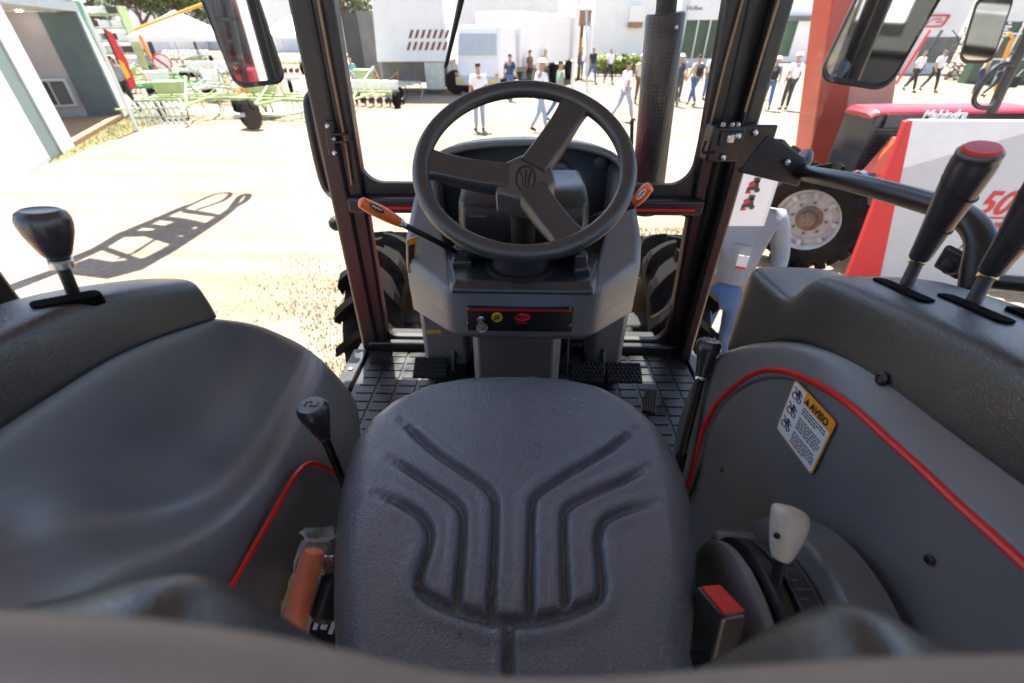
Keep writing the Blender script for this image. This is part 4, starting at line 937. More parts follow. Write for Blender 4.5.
def rimmesh(R, W, out=1):
    m = MB(); r = R*.565; o_ = out
    m.lathe([(r, -W*.40), (r*.96, -W*.38), (r*.90, -W*.25), (r*.88, 0), (r*.90, W*.25), (r*.96, W*.38), (r, W*.40)], n=44, cap=False)
    m.lathe([(r*.90, W*.10*o_), (r*.72, W*.16*o_), (r*.66, W*.05*o_), (r*.42, W*.02*o_), (r*.30, W*.06*o_)], n=44, cap=False)
    for k in range(8): 
        a = 2*math.pi*k/8; m.box((r*.80*math.cos(a), r*.80*math.sin(a), W*.20*o_), (.07, .05, .04), rot=(0, 0, a))
    return m
def hubmesh(R, W, out=1):
    m = MB(); r = R*.565
    m.lathe([(r*.40, W*.02*out), (r*.40, W*.12*out), (r*.30, W*.16*out), (r*.26, W*.42*out), (r*.18, W*.46*out), (.001, W*.46*out)], n=24)
    for k in range(8):
        a = 2*math.pi*k/8; m.lathe([(.014, 0), (.014, .03*out), (.001, .03*out)], (r*.52*math.cos(a), r*.52*math.sin(a), W*.03*out), n=8)
    return m
def wheel_at(root, pos, R, W, nl, out, rimm='rim_silver', name='front_wheel', hubm='hub_rust', face=None):
    """wheel with its axle along x in the parent's space"""
    o0 = ORI[root.name]
    q = Matrix.Rotation(R_(90), 4, 'Y')
    res = []
    T = tyre(R, W, nl, .075); 
    for mb_, nm, mm, par in ((T, name, 'tyre_rubber', root), (rimmesh(R, W, out), 'rim', rimm, None), (hubmesh(R, W, out), 'hub', hubm, None)):
        mb_.bm.transform(q); bmesh.ops.translate(mb_.bm, verts=mb_.bm.verts, vec=Vector(pos)+o0)
        o = mb_.build(nm, M[mm], par or res[0], sharp=35); res.append(o)
    return res[0]
RF_ = .68
for sg, xw in ((-1, -.93), (1, .97)):
    wheel_at(TR, Vector((xw, 2.72, RF_))-ORI[TR.name], RF_, .36, 18, sg, 'rim_yellow')
    wheel_at(TR, Vector((sg*1.12, -.18, .86))-ORI[TR.name], .86, .46, 19, sg, 'rim_yellow', 'rear_wheel')
    m = MB(); rows = []                                              # red outer fender over the rear wheel
    for k in range(13):
        a = R_(15+k*12.5); rows.append([Vector((sg*x, -.18+r*math.cos(a), .86+r*math.sin(a))) for x, r in ((.66, .93), (.68, .95), (1.30, .95), (1.32, .90))])
    m.grid(rows); P_(m, 'rear_fender', 'tractor_red', solid=.008)
m = MB(); rows = []
for y, hw, zt in ((1.52, .27, -.31), (1.9, .31, -.375), (2.6, .32, -.50), (3.05, .31, -.62), (3.15, .27, -.72)):
    rows.append([E(-hw, y, -1.25), E(-hw, y, zt-.12), E(-hw+.06, y, zt-.02), E(-hw+.16, y, zt), E(hw-.16, y, zt), E(hw-.06, y, zt-.02), E(hw, y, zt-.12), E(hw, y, -1.25)])
m.grid(rows); m.bm.faces.new([m.bm.verts.new(p) for p in rows[-1]]); m.bm.faces.new([m.bm.verts.new(p) for p in rows[0]])
P_(m, 'engine_hood', 'tractor_red', bevel=.02)
m = MB(); m.box2(E(-.22, -.6, -1.75), E(.22, 3.2, -1.25)); m.box2(E(-.9, 2.62, -1.86), E(.9, 2.82, -1.68)); m.box2(E(-1.1, -.3, -1.75), E(1.1, -.05, -1.45)); P_(m, 'chassis', 'black_matte', bevel=.02)
for sg in (-1, 1):
    m = MB(); m.box2(E(sg*.55-.14, 1.5, -1.62), E(sg*.55+.14, 1.95, -1.28)); m.tube([E(sg*.4, 1.95, -1.5), E(sg*.62, 2.2, -1.62), E(sg*.75, 2.6, -1.7)], .03, 8); P_(m, 'fuel_tank', 'black_matte', bevel=.03)

# ---- bagged tool roll and papers beside the seat
bo = at(306, 600, z=-.70)
BG = empty('tool_bag', bo, 'orange tube in a clear bag with papers, beside the seat under the left console', 'tool bag')
a = at(298, 612, x=-.285); b_ = at(314, 551, x=-.270)
m = MB(); dd = (b_-a).normalized(); m.lathe([(.013, -.04), (.0145, -.03), (.015, .0), (.015, (b_-a).length-.008), (.012, (b_-a).length), (.001, (b_-a).length)], a, dd, 22); P_(m, 'orange_tube', 'orange_plastic', BG)
m = MB(); L_ = (b_-a).length; m.lathe([(.016, -.05), (.020, -.03), (.018, -.01), (.021, L_*.2), (.018, L_*.35), (.022, L_*.5), (.019, L_*.65), (.022, L_*.8), (.019, L_+.0), (.020, L_+.008), (.012, L_+.012), (.017, L_+.018), (.023, L_+.024)], a, dd, 20, cap=False)
for v in m.bm.verts: v.co += Vector((random.uniform(-1, 1), random.uniform(-1, 1), random.uniform(-1, 1)))*.0030
P_(m, 'plastic_bag', 'clear_bag', BG, sharp=180)
m = MB(); sa = at(323, 556, x=-.258)
for k in range(4): m.tube([sa+Vector((.004*k, 0, 0)), sa+Vector((.004*k-.003, -.012, -.05)), sa+Vector((.004*k-.006, -.03, -.09))], .0016, 5)
P_(m, 'metal_strip', 'steel', BG)
m = MB(); ba = at(330, 596, x=-.25); m.lathe([(.012, -.03), (.02, -.022), (.02, .02), (.012, .026), (.001, .026)], ba, (.2, .8, .6), 14); P_(m, 'black_cap', 'black_paint', BG)
m = MB(); pc = at(318, 622, z=-.735); 
m.box(pc, (.10, .16, .006), rot=(.18, .1, .35)); P_(m, 'manual', 'yellow_print', BG, smooth=False)
m = MB(); m.box(pc+Vector((.012, -.005, .008)), (.088, .15, .005), rot=(.2, .1, .25)); P_(m, 'paper_sheet', 'paper', BG, smooth=False)
pk2 = at(326, 628, z=-.70); m = MB(); m.box(pk2, (.075, .06, .012), rot=(.25, .05, -.1)); P_(m, 'black_packet', 'black_matte', BG, bevel=.003)
m = MB(); mt_ = Euler((.25, .05, -.1)).to_matrix()
for k in range(5): m.box(pk2+mt_@Vector((-.025+.012*k, .004, .007)), (.006 if k % 2 else .009, .022-.004*(k % 3), .001), rot=mt_)
P_(m, 'packet_print', 'label_white', BG, smooth=False)

# ================================================================== PEOPLE
def skinned(J, edges, root=0, sub=2, flat=None):
    """one continuous surface grown over a skeleton: J = {name: (x, y, z, rx, ry)}"""
    names = list(J); idx = {n: i for i, n in enumerate(names)}
    me = bpy.data.meshes.new('s'); me.from_pydata([J[n][:3] for n in names], [(idx[a], idx[b]) for a, b in edges], [])
    o = bpy.data.objects.new('s', me); COL.objects.link(o)
    md = o.modifiers.new('skin', 'SKIN'); md.use_smooth_shade = True
    for i, n in enumerate(names):
        v = me.skin_vertices[0].data[i]; j = J[n]; v.radius = (j[3], j[4] if len(j) > 4 else j[3]); v.use_root = (i == root)
    sb = o.modifiers.new('sub', 'SUBSURF'); sb.levels = sub; sb.render_levels = sub
    dg = bpy.context.evaluated_depsgraph_get(); dg.update()
    r = bpy.data.meshes.new_from_object(o.evaluated_get(dg)); bpy.data.objects.remove(o); bpy.data.meshes.remove(me)
    for p in r.polygons: p.use_smooth = True
    return r
def pose(kind):
    """joint positions of a 1.72 m adult facing -y"""
    hip = .92; P = {}
    P['pelvis'] = (0, 0, .96); P['waist'] = (0, 0, 1.10); P['chest'] = (0, .01, 1.30); P['neck'] = (0, .01, 1.46); P['nape'] = (0, 0, 1.54); P['head'] = (0, -.012, 1.63); P['crown'] = (0, -.005, 1.70)
    sw = {'stand': 0, 'walk': .26, 'stride': -.30, 'fold': 0, 'sit': 0}[kind]
    for sg, L in ((-1, 'l'), (1, 'r')):
        s = sw*sg
        P['hip'+L] = (sg*.09, 0, .92)
        if kind == 'sit':
            P['hip'+L] = (sg*.09, 0, .92); P['knee'+L] = (sg*.13, -.42, .95); P['ank'+L] = (sg*.12, -.46, .52); P['toe'+L] = (sg*.13, -.60, .48)
        else:
            kb = .10 if s > 0 else .0
            P['knee'+L] = (sg*.10, -s*.55-.02, .50+abs(s)*.03); P['ank'+L] = (sg*.11, -s*1.0+(.10 if s < 0 else 0), .08+(.07 if s < 0 else 0)); P['toe'+L] = (sg*.13, -s*1.0-.14+(.10 if s < 0 else 0), .035+(.01 if s < 0 else 0))
        P['sho'+L] = (sg*.175, .01, 1.40)
        a = -s*.8
        if kind == 'fold':
            P['elb'+L] = (sg*.25, -.03, 1.14); P['wri'+L] = (-sg*.03, -.21, 1.17+.04*sg); P['hand'+L] = (-sg*.11, -.20, 1.18+.04*sg)
        elif kind == 'sit':
            P['elb'+L] = (sg*.24, -.10, 1.15); P['wri'+L] = (sg*.15, -.32, 1.06); P['hand'+L] = (sg*.13, -.40, 1.04)
        else:
            P['elb'+L] = (sg*.235, .02-a*.25, 1.13); P['wri'+L] = (sg*.245, -.05-a*.55, .90+abs(a)*.05); P['hand'+L] = (sg*.24, -.08-a*.65, .82+abs(a)*.06)
    return P
def person_meshes(kind):
    P = pose(kind); j = lambda n, r, ry=None: (*P[n], r, ry or r)
    arms = lambda L: [('chest', 'sho'+L), ('sho'+L, 'elb'+L), ('elb'+L, 'wri'+L), ('wri'+L, 'hand'+L)]
    legs = lambda L: [('pelvis', 'hip'+L), ('hip'+L, 'knee'+L), ('knee'+L, 'ank'+L), ('ank'+L, 'toe'+L)]
    J = dict(pelvis=j('pelvis', .115, .09), waist=j('waist', .12, .085), chest=j('chest', .145, .10), neck=j('neck', .058), nape=j('nape', .055), head=j('head', .078, .092), crown=j('crown', .055, .065))
    for L in 'lr':
        J.update({'sho'+L: j('sho'+L, .055), 'elb'+L: j('elb'+L, .040), 'wri'+L: j('wri'+L, .029), 'hand'+L: j('hand'+L, .034, .022), 'hip'+L: j('hip'+L, .085), 'knee'+L: j('knee'+L, .055), 'ank'+L: j('ank'+L, .038), 'toe'+L: j('toe'+L, .034)})
    body = skinned(J, [('pelvis', 'waist'), ('waist', 'chest'), ('chest', 'neck'), ('neck', 'nape'), ('nape', 'head'), ('head', 'crown')]+arms('l')+arms('r')+legs('l')+legs('r'))
    J = dict(waist=(P['waist'][0], P['waist'][1], P['waist'][2]-.02, .150, .115), hem=(0, 0, .90, .155, .125), chest=j('chest', .168, .122), neck=(P['neck'][0], P['neck'][1], P['neck'][2]-.03, .085, .075))
    for L in 'lr':
        e = Vector(P['elb'+L]); s_ = Vector(P['sho'+L]); mid = s_.lerp(e, .82)
        J.update({'sho'+L: j('sho'+L, .075), 'elb'+L: (*mid, .062)})
    shirt = skinned(J, [('waist', 'hem'), ('waist', 'chest'), ('chest', 'neck'), ('chest', 'shol'), ('shol', 'elbl'), ('chest', 'shor'), ('shor', 'elbr')])
    J = dict(pelvis=j('pelvis', .135, .112))
    for L in 'lr':
        a = Vector(P['ank'+L]); k = Vector(P['knee'+L]); J.update({'hip'+L: j('hip'+L, .100), 'knee'+L: j('knee'+L, .074), 'ank'+L: (*k.lerp(a, .93), .058)})
    tr = skinned(J, [('pelvis', 'hipl'), ('hipl', 'kneel'), ('kneel', 'ankl'), ('pelvis', 'hipr'), ('hipr', 'kneer'), ('kneer', 'ankr')])
    sh = []
    for L in 'lr':
        a = Vector(P['ank'+L]); t = Vector(P['toe'+L]); d = (t-a); J = dict(h=(*(a-Vector((d.x, d.y, 0))*.25-Vector((0, 0, .03))), .045), m=(*a.lerp(t, .5), .050, .045), t=(*(t+d*.1), .042, .032)); sh.append(skinned(J, [('h', 'm'), ('m', 't')], sub=1))
    hd = Vector(P['head']); J = dict(a=(*(hd+Vector((0, .035, -.03))), .078, .07), b=(*(hd+Vector((0, .022, .045))), .088, .090), c=(*(hd+Vector((0, .005, .088))), .060, .068)); hair = skinned(J, [('a', 'b'), ('b', 'c')])
    nose = bmesh.new()
    m = MB()                                                             # nose, brow and ears as one small face piece
    m.lathe([(.018, -.02), (.015, .0), (.006, .026), (.001, .028)], hd+Vector((0, -.085, -.012)), (0, -.6, .8), 8)
    for sg in (-1, 1): m.lathe([(.001, 0), (.026, .004), (.020, .012), (.001, .014)], hd+Vector((sg*.083, .01, -.01)), (sg, .2, 0), 8)
    face = bpy.data.meshes.new('f'); m.bm.to_mesh(face); m.bm.free(); nose.free()
    hat = MB(); hat.lathe([(.150, -.004), (.148, .004), (.100, .010), (.094, .06), (.065, .085), (.001, .09)], hd+Vector((0, .01, .045)), (0, -.1, 1), 20)
    hm = bpy.data.meshes.new('h'); hat.bm.to_mesh(hm); hat.bm.free()
    pack = MB(); pack.box(Vector(P['chest'])+Vector((0, .17, -.07)), (.28, .15, .42)); pm = bpy.data.meshes.new('p'); bmesh.ops.bevel(pack.bm, geom=pack.bm.edges[:], offset=.05, segments=3, affect='EDGES'); pack.bm.to_mesh(pm); pack.bm.free()
    for q in (face, hm, pm):
        for p in q.polygons: p.use_smooth = True
    for nm, q in (('body', body), ('shirt', shirt), ('trousers', tr), ('shoe', sh[0]), ('shoe', sh[1]), ('hair', hair), ('face', face)): q.materials.append(M['skin'])
    hm.materials.append(M['skin']); pm.materials.append(M['skin'])
    return dict(body=body, shirt=shirt, trousers=tr, shoes=sh, hair=hair, face=face, hat=hm, pack=pm)
PROTO = {k: person_meshes(k) for k in ('stand', 'walk', 'stride', 'fold', 'sit')}
def person(loc, face_deg, kind, shirt, trousers, label, group=None, height=1.72, hat=None, pack=None, hair='hair', z=0):
    """face_deg: heading, 0 = towards the camera, 90 = to the right of the picture"""
    e = empty('person', (loc[0], loc[1], z), label, 'person', group, R_(face_deg)); s = height/1.72; e.scale = (s, s, s)
    def sub(name, me, mm):
        o = bpy.data.objects.new(name, me); COL.objects.link(o); o.parent = e
        o.material_slots[0].link = 'OBJECT'; o.material_slots[0].material = M[mm]; return o
    Q = PROTO[kind]
    b = sub('body', Q['body'], 'skin'); sub('face', Q['face'], 'skin').parent = b
    sub('shirt', Q['shirt'], 'cloth_'+shirt); sub('trousers', Q['trousers'], 'cloth_'+trousers)
    for q in Q['shoes']: sub('shoe', q, 'cloth_black')
    if hat: sub('hat', Q['hat'], 'cloth_'+hat)
    else: sub('hair', Q['hair'], hair)
    if pack: sub('backpack', Q['pack'], 'cloth_'+pack)
    return e
def by_px(fx, fy): return gnd(fx, fy)
PEO = 'visitors walking about the fair ground'
WL_ = [((480, 131), 200, 'stand', 'white', 'pale_jeans', 'person with grey hair and white shirt standing just left of centre beyond the wheel rim', 1.72, None, None),
       ((540, 131), 120, 'walk', 'white', 'pale_jeans', 'person in white shirt and pale jeans walking close beyond the top of the wheel', 1.78, 'white', None),
       ((558, 122), 100, 'stride', 'green', 'jeans', 'person in a pale green shirt walking beside the one in white', 1.70, None, None),
       ((591, 84), 30, 'walk', 'black', 'jeans', 'person in a black jacket and blue jeans walking far off by the hedge', 1.75, None, None),
       ((622, 121), 110, 'stride', 'white', 'pale_jeans', 'person in white top and light jeans, left of the one by the heat shield', 1.68, None, None),
       ((648, 119), 100, 'walk', 'white', 'navy', 'person in white shirt and dark blue trousers half behind the exhaust heat shield', 1.70, None, None),
       ((673, 106), 120, 'walk', 'navy', 'darkgrey', 'person in navy top and charcoal trousers left of the backpack wearer', 1.72, 'white', None),
       ((690, 106), 200, 'stride', 'cream', 'jeans', 'person with a dark backpack and blue jeans walking away right of the heat shield', 1.72, None, 'black'),
       ((704, 100), 30, 'stand', 'white', 'jeans', 'person all in white shirt standing right behind the backpack wearer', 1.75, None, None),
       ((764, 110), 160, 'walk', 'pale_jeans', 'jeans', 'person in denim shirt and blue jeans with a dark bag, right of the pillar', 1.68, 'white', 'black'),
       ((783, 110), 190, 'stand', 'white', 'darkgrey', 'person in a white shirt, white hat and charcoal trousers beside the red pylon', 1.80, 'white', None),
       ((908, 92), 20, 'stride', 'white', 'black', 'person in white shirt and black trousers, left of the pair walking above the red hood', 1.72, None, None),
       ((927, 92), 10, 'walk', 'white', 'black', 'person in white shirt and black trousers, right of the pair walking above the red hood', 1.75, None, None),
       ((972, 94), 60, 'stand', 'cream', 'navy', 'person in navy trousers standing under the neighbour tractor mirror', 1.80, None, None),
       ((133, 113), 250, 'walk', 'grey', 'black', 'person in grey shirt and black trousers walking past the end of the pavilion', 1.76, None, None),
       ((560, 76), 20, 'stand', 'white', 'jeans', 'person in white shirt and jeans standing far off left of the white pole', 1.70, None, None),
       ((567, 74), 200, 'stand', 'darkgrey', 'black', 'person all in dark clothes standing far off beside the white pole', 1.74, None, None),
       ((580, 79), 190, 'stand', 'white', 'jeans', 'person in white shirt and jeans standing at the wooden kiosk', 1.70, None, None),
       ((537, 84), 180, 'stand', 'white', 'brown', 'person in white shirt standing far off behind the one in pale jeans', 1.70, None, None),
       ((551, 80), 150, 'fold', 'white', 'jeans', 'person with folded arms far off between the two walkers', 1.72, None, None)]
WL_ += [((676, 101), 150, 'stand', 'grey', 'darkgrey', 'person in grey shirt standing behind the navy one right of the heat shield', 1.7, None, None),
        ((716, 104), 170, 'walk', 'cream', 'brown', 'person in cream shirt and brown trousers close to the right pillar edge', 1.72, None, None),
        ((757, 99), 200, 'stand', 'white', 'navy', 'person in white and navy standing just right of the pillar', 1.7, None, None),
        ((544, 88), 60, 'walk', 'cream', 'darkgrey', 'person in cream shirt walking beyond the wheel top, left of the pole', 1.7, 'cream', None),
        ((529, 92), 240, 'stand', 'brown', 'black', 'person in brown jacket standing beside the second truck', 1.74, None, None),
        ((608, 84), 20, 'walk', 'white', 'black', 'person in white and black right of the black-jacketed walker', 1.7, None, None),
        ((637, 104), 140, 'stand', 'cream', 'brown', 'person in cream shirt and brown trousers left of the heat shield', 1.7, 'cream', None),
        ((989, 98), 70, 'walk', 'grey', 'black', 'person in grey shirt by the orange machine arm at the right', 1.75, None, 'navy'),
        ((20, 92), 200, 'stand', 'white', 'jeans', 'person in white shirt standing behind the open pavilion', 1.7, None, None),
        ((160, 88), 120, 'stand', 'blue', 'navy', 'person in blue shirt standing among the implements', 1.72, None, None),
        ((510, 101), 150, 'walk', 'navy', 'jeans', 'person in navy shirt and jeans walking before the second truck', 1.7, None, None)]
for (px, kd, pz, sh, tr, lb, hh, hat, pk) in WL_:
    p = by_px(*px); person(p, kd, pz, sh, tr, lb, PEO, hh*1.03, hat, pk, hair='hair')

# ---- the person reading a sheet beside the tractor (nearer: own body with open hands)
def reader():
    bx = Vector((1.62, 3.14, 0)); e = empty('person', bx, 'person in grey shirt and blue jeans beside the tractor, holding a large white sheet', 'person', None, R_(-28))
    Pj = pose('stand'); Q = {}
    for L, sg in (('l', -1), ('r', 1)):
        Pj['elb'+L] = (sg*.27, -.05, 1.14); Pj['wri'+L] = (sg*.20, -.27, 1.22); Pj['hand'+L] = (sg*.185, -.335, 1.25)
    Pj['elbr'] = (.27, .03, 1.13); Pj['wrir'] = (.29, -.10, .92); Pj['handr'] = (.29, -.13, .86)
    j = lambda n, r, ry=None: (*Pj[n], r, ry or r)
    J = dict(pelvis=j('pelvis', .115, .09), waist=j('waist', .12, .085), chest=j('chest', .145, .10), neck=j('neck', .058), nape=j('nape', .055), head=j('head', .078, .092), crown=j('crown', .055, .065))
    E_ = [('pelvis', 'waist'), ('waist', 'chest'), ('chest', 'neck'), ('neck', 'nape'), ('nape', 'head'), ('head', 'crown')]
    for L in 'lr':
        J.update({'sho'+L: j('sho'+L, .055), 'elb'+L: j('elb'+L, .042), 'wri'+L: j('wri'+L, .028), 'hand'+L: j('hand'+L, .034, .020), 'hip'+L: j('hip'+L, .085), 'knee'+L: j('knee'+L, .055), 'ank'+L: j('ank'+L, .038), 'toe'+L: j('toe'+L, .034)})
        E_ += [('chest', 'sho'+L), ('sho'+L, 'elb'+L), ('elb'+L, 'wri'+L), ('wri'+L, 'hand'+L), ('pelvis', 'hip'+L), ('hip'+L, 'knee'+L), ('knee'+L, 'ank'+L), ('ank'+L, 'toe'+L)]
        h = Vector(Pj['hand'+L]); w_ = Vector(Pj['wri'+L]); d = (h-w_).normalized(); side = d.cross(Vector((0, 0, 1)) if L == 'l' else Vector((0, 1, 0))).normalized()
        for q, ln in ((-1.5, .062), (-.5, .075), (.5, .08), (1.5, .07)):
            a = h+d*.018+side*q*.0165; b_ = a+d*ln*.55+Vector((0, 0, -.004)); c_ = b_+d*ln*.4+Vector((.0, .0, -.018))
            n_ = '%s%d' % (L, int(q*2)); J[n_+'a'] = (*a, .0095); J[n_+'b'] = (*b_, .0085); J[n_+'c'] = (*c_, .007); E_ += [('hand'+L, n_+'a'), (n_+'a', n_+'b'), (n_+'b', n_+'c')]
        t0 = w_.lerp(h, .6)+side*.034; t1 = t0+d*.035+side*.016; J['t'+L+'a'] = (*t0, .011); J['t'+L+'b'] = (*t1, .009); E_ += [('wri'+L, 't'+L+'a'), ('t'+L+'a', 't'+L+'b')]
    body = skinned(J, E_)
    JS = dict(waist=(0, 0, 1.06, .150, .120), hem=(0, 0, .86, .165, .135), chest=j('chest', .168, .125), neck=(0, .01, 1.43, .085, .075))
    ES = [('waist', 'hem'), ('waist', 'chest'), ('chest', 'neck')]
    for L in 'lr':
        JS.update({'sho'+L: j('sho'+L, .078), 'elb'+L: j('elb'+L, .064), 'cuf'+L: (*Vector(Pj['elb'+L]).lerp(Vector(Pj['wri'+L]), .75), .050)}); ES += [('chest', 'sho'+L), ('sho'+L, 'elb'+L), ('elb'+L, 'cuf'+L)]
    shirt = skinned(JS, ES)
    def add(n, me, mm):
        me.materials.append(M[mm]); o = bpy.data.objects.new(n, me); COL.objects.link(o); o.parent = e; return o
    bo = add('body', body, 'skin'); add('shirt', shirt, 'cloth_slate')
    JT = dict(pelvis=(0, 0, .95, .155, .125), crotch=(0, 0, .83, .135, .115))
    for L, sg in (('l', -1), ('r', 1)):
        JT.update({'th'+L: (sg*.085, -.01, .68, .095, .10), 'kn'+L: (sg*.10, -.03, .50, .078, .08), 'an'+L: (sg*.11, .0, .10, .066, .07)})
    add('trousers', skinned(JT, [('pelvis', 'crotch'), ('crotch', 'thl'), ('thl', 'knl'), ('knl', 'anl'), ('crotch', 'thr'), ('thr', 'knr'), ('knr', 'anr')]), 'cloth_jeans')
    o = add('face', PROTO['stand']['face'].copy(), 'skin'); o.parent = bo
    add('hair', PROTO['stand']['hair'].copy(), 'hair').data.materials[0] = M['hair']
    for q in PROTO['stand']['shoes']: add('shoe', q.copy(), 'cloth_brown').data.materials[0] = M['cloth_brown']
    m = MB(); m.box((0.04, -.165, 1.10), (.07, .004, .10)); o_ = m.bm; me = bpy.data.meshes.new('badge'); o_.to_mesh(me); o_.free(); bd = add('badge', me, 'paper')
    m = MB(); m.box((0.04, -.168, 1.058), (.07, .004, .016)); me = bpy.data.meshes.new('band'); m.bm.to_mesh(me); m.bm.free(); add('badge_band', me, 'red_print').parent = bd
    return e
reader()
# the sheet, its own thing
pA, pB, pC, pD = at(722, 163, y=2.42), at(779, 180, y=2.50), at(764, 226, y=2.50), at(705, 226, y=2.42)
m = MB(); m.prism([pA, pB, pC, pD], (0, .004, 0)); SH = m.build('paper_sheet', M['paper'], None, smooth=False, origin=(pA+pC)/2)
tag(SH, 'large white printed sheet with two small red machines, held before the grey shirt', 'paper sheet')
def S_(u, v): return lin(lin(pD, pC, u), lin(pA, pB, u), v)+Vector((0, -.004, 0))
for u, v, k in ((.60, .78, 1.0), (.60, .46, 1.0)):
    m = MB(); c = S_(u, v); m.box(c, (.055, .003, .045), rot=(0, -.2, 0)); m.box(c+Vector((.012, 0, .03)), (.03, .003, .025)); m.lathe([(.016, 0), (.016, .003)], c+Vector((-.028, .0, -.022)), (0, -1, 0), 10); m.lathe([(.014, 0), (.014, .003)], c+Vector((.026, .0, -.022)), (0, -1, 0), 10)
    P_(m, 'printed_machine', 'hood_dark', SH, smooth=False)
    m = MB(); m.box(c+Vector((-.012, -.003, .008)), (.03, .002, .02), rot=(0, -.3, 0)); m.box(c+Vector((-.02, -.003, -.035)), (.03, .002, .012)); P_(m, 'printed_hood', 'red_print', SH, smooth=False)

# ================================================================== RIGHT: display board, pylon, neighbour tractor
yb = 4.15
L0 = at(912, 120, y=yb); 
wl, rl_ = at(882, 265, y=yb), at(851, 265, y=yb); slope = (wl.x-L0.x)/(wl.z-L0.z); xb0 = L0.x+slope*(.28-L0.z)
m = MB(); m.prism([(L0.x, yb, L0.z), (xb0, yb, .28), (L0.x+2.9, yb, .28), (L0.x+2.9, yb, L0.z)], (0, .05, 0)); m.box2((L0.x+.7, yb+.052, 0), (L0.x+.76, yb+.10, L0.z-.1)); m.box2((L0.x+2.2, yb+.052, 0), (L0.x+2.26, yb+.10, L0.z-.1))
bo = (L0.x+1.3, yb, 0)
BD = m.build('display_board', M['board_shaded'], None, origin=bo, bevel=.004); tag(BD, 'big white display board with large red number and red edge, standing before the neighbour tractor', 'display board')
xe = L0.x
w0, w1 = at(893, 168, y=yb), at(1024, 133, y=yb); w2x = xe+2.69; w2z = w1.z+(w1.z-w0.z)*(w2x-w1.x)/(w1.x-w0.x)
m = MB(); m.prism([(xe+.004, yb-.006, L0.z-.004), (xe+slope*(w0.z-L0.z)+.004, yb-.006, w0.z), (w1.x, yb-.006, w1.z), (w2x, yb-.006, min(w2z, L0.z-.02)), (w2x, yb-.006, L0.z-.004)], (0, .004, 0)); P_(m, 'sunlit_area', 'board_sunlit', BD, smooth=False)  # sunlit upper-left wedge painted in as a whiter area
m = MB(); sl2 = (rl_.x-xe+.05)/(rl_.z-L0.z); m.prism([(xe-.05, yb-.012, L0.z-.01), (xe+.0, yb-.012, L0.z), (xb0, yb-.012, .28), (xe-.05+sl2*(.24-L0.z), yb-.012, .24)], (0, .05, 0)); P_(m, 'red_edge', 'red_print', BD, bevel=.003)
t0 = at(972, 214, y=yb); 
m = MB(); text_mb(m, '500', .30, frame_mtx((t0.x, yb-.006, t0.z), (1, 0, 0), (0, 0, 1)), .001, shear=.22, bold=.006); P_(m, 'board_number', 'red_print', BD, smooth=False)
t1 = at(958, 226, y=yb); m = MB(); text_mb(m, 'TURBINADO', .125, frame_mtx((at(955, 229, y=yb).x, yb-.006, at(975, 231, y=yb).z), (1, 0, 0), (0, 0, 1)), .001, shear=.25, bold=.002); m.box((t1.x+1.0, yb-.003, t0.z-.035), (2.0, .004, .018)); P_(m, 'board_lettering', 'red_print', BD, smooth=False)
t2 = at(962, 250, y=yb); m = MB(); text_mb(m, 'MULTI-USO', .085, frame_mtx((t2.x-.05, yb-.006, t2.z), (1, 0, 0), (0, 0, 1)), .001, shear=.25); P_(m, 'board_lettering', 'hood_dark', BD, smooth=False)

yq = 7.6
def qz(px, py): return at(px, py, y=yq)
a, b_, c_, d_ = qz(808, 170), qz(839, 170), qz(868, -40), qz(838, -40)
k0 = .0
zb, ztp = 0.0, 3.6
def xl(l0, l1, z): return l0.x+(l1.x-l0.x)*(z-l0.z)/(l1.z-l0.z)
m = MB(); pt = [(xl(a, d_, zb), zb), (xl(b_, c_, zb), zb), (xl(b_, c_, ztp), ztp), (xl(a, d_, ztp), ztp)]
m.prism([(x, yq, z) for x, z in pt], (0, .5, 0)); PY = m.build('red_pylon', M['pylon_red'], None, origin=((pt[0][0]+pt[1][0])/2, yq, 0), bevel=.02); tag(PY, 'tall red advertising pylon with its sunlit face painted paler, behind the right mirror', 'pylon')
e0, e1 = qz(884, 165), qz(900, 60)
m = MB(); xr0 = xl(e0, e1, 0); xr1 = xl(e0, e1, 1.9)
m.prism([(pt[1][0]+.004, yq+.03, 0.0), (xr0, yq+.03, 0.0), (xr1, yq+.03, 1.95), (xl(b_, c_, 1.95)+.004, yq+.03, 1.95)], (0, .3, 0)); P_(m, 'side_panel', 'pylon_red_lit', PY, bevel=.01)  # paler slab painted in for the sun on the pylon's right face
m = MB(); tt = qz(806, 163); text_mb(m, 'as L', .42, frame_mtx((tt.x+.35, yq-.012, tt.z), (1, 0, 0), (0, 0, 1)), .002, shear=.2, bold=.012); P_(m, 'pylon_lettering', 'red_print', PY, smooth=False)

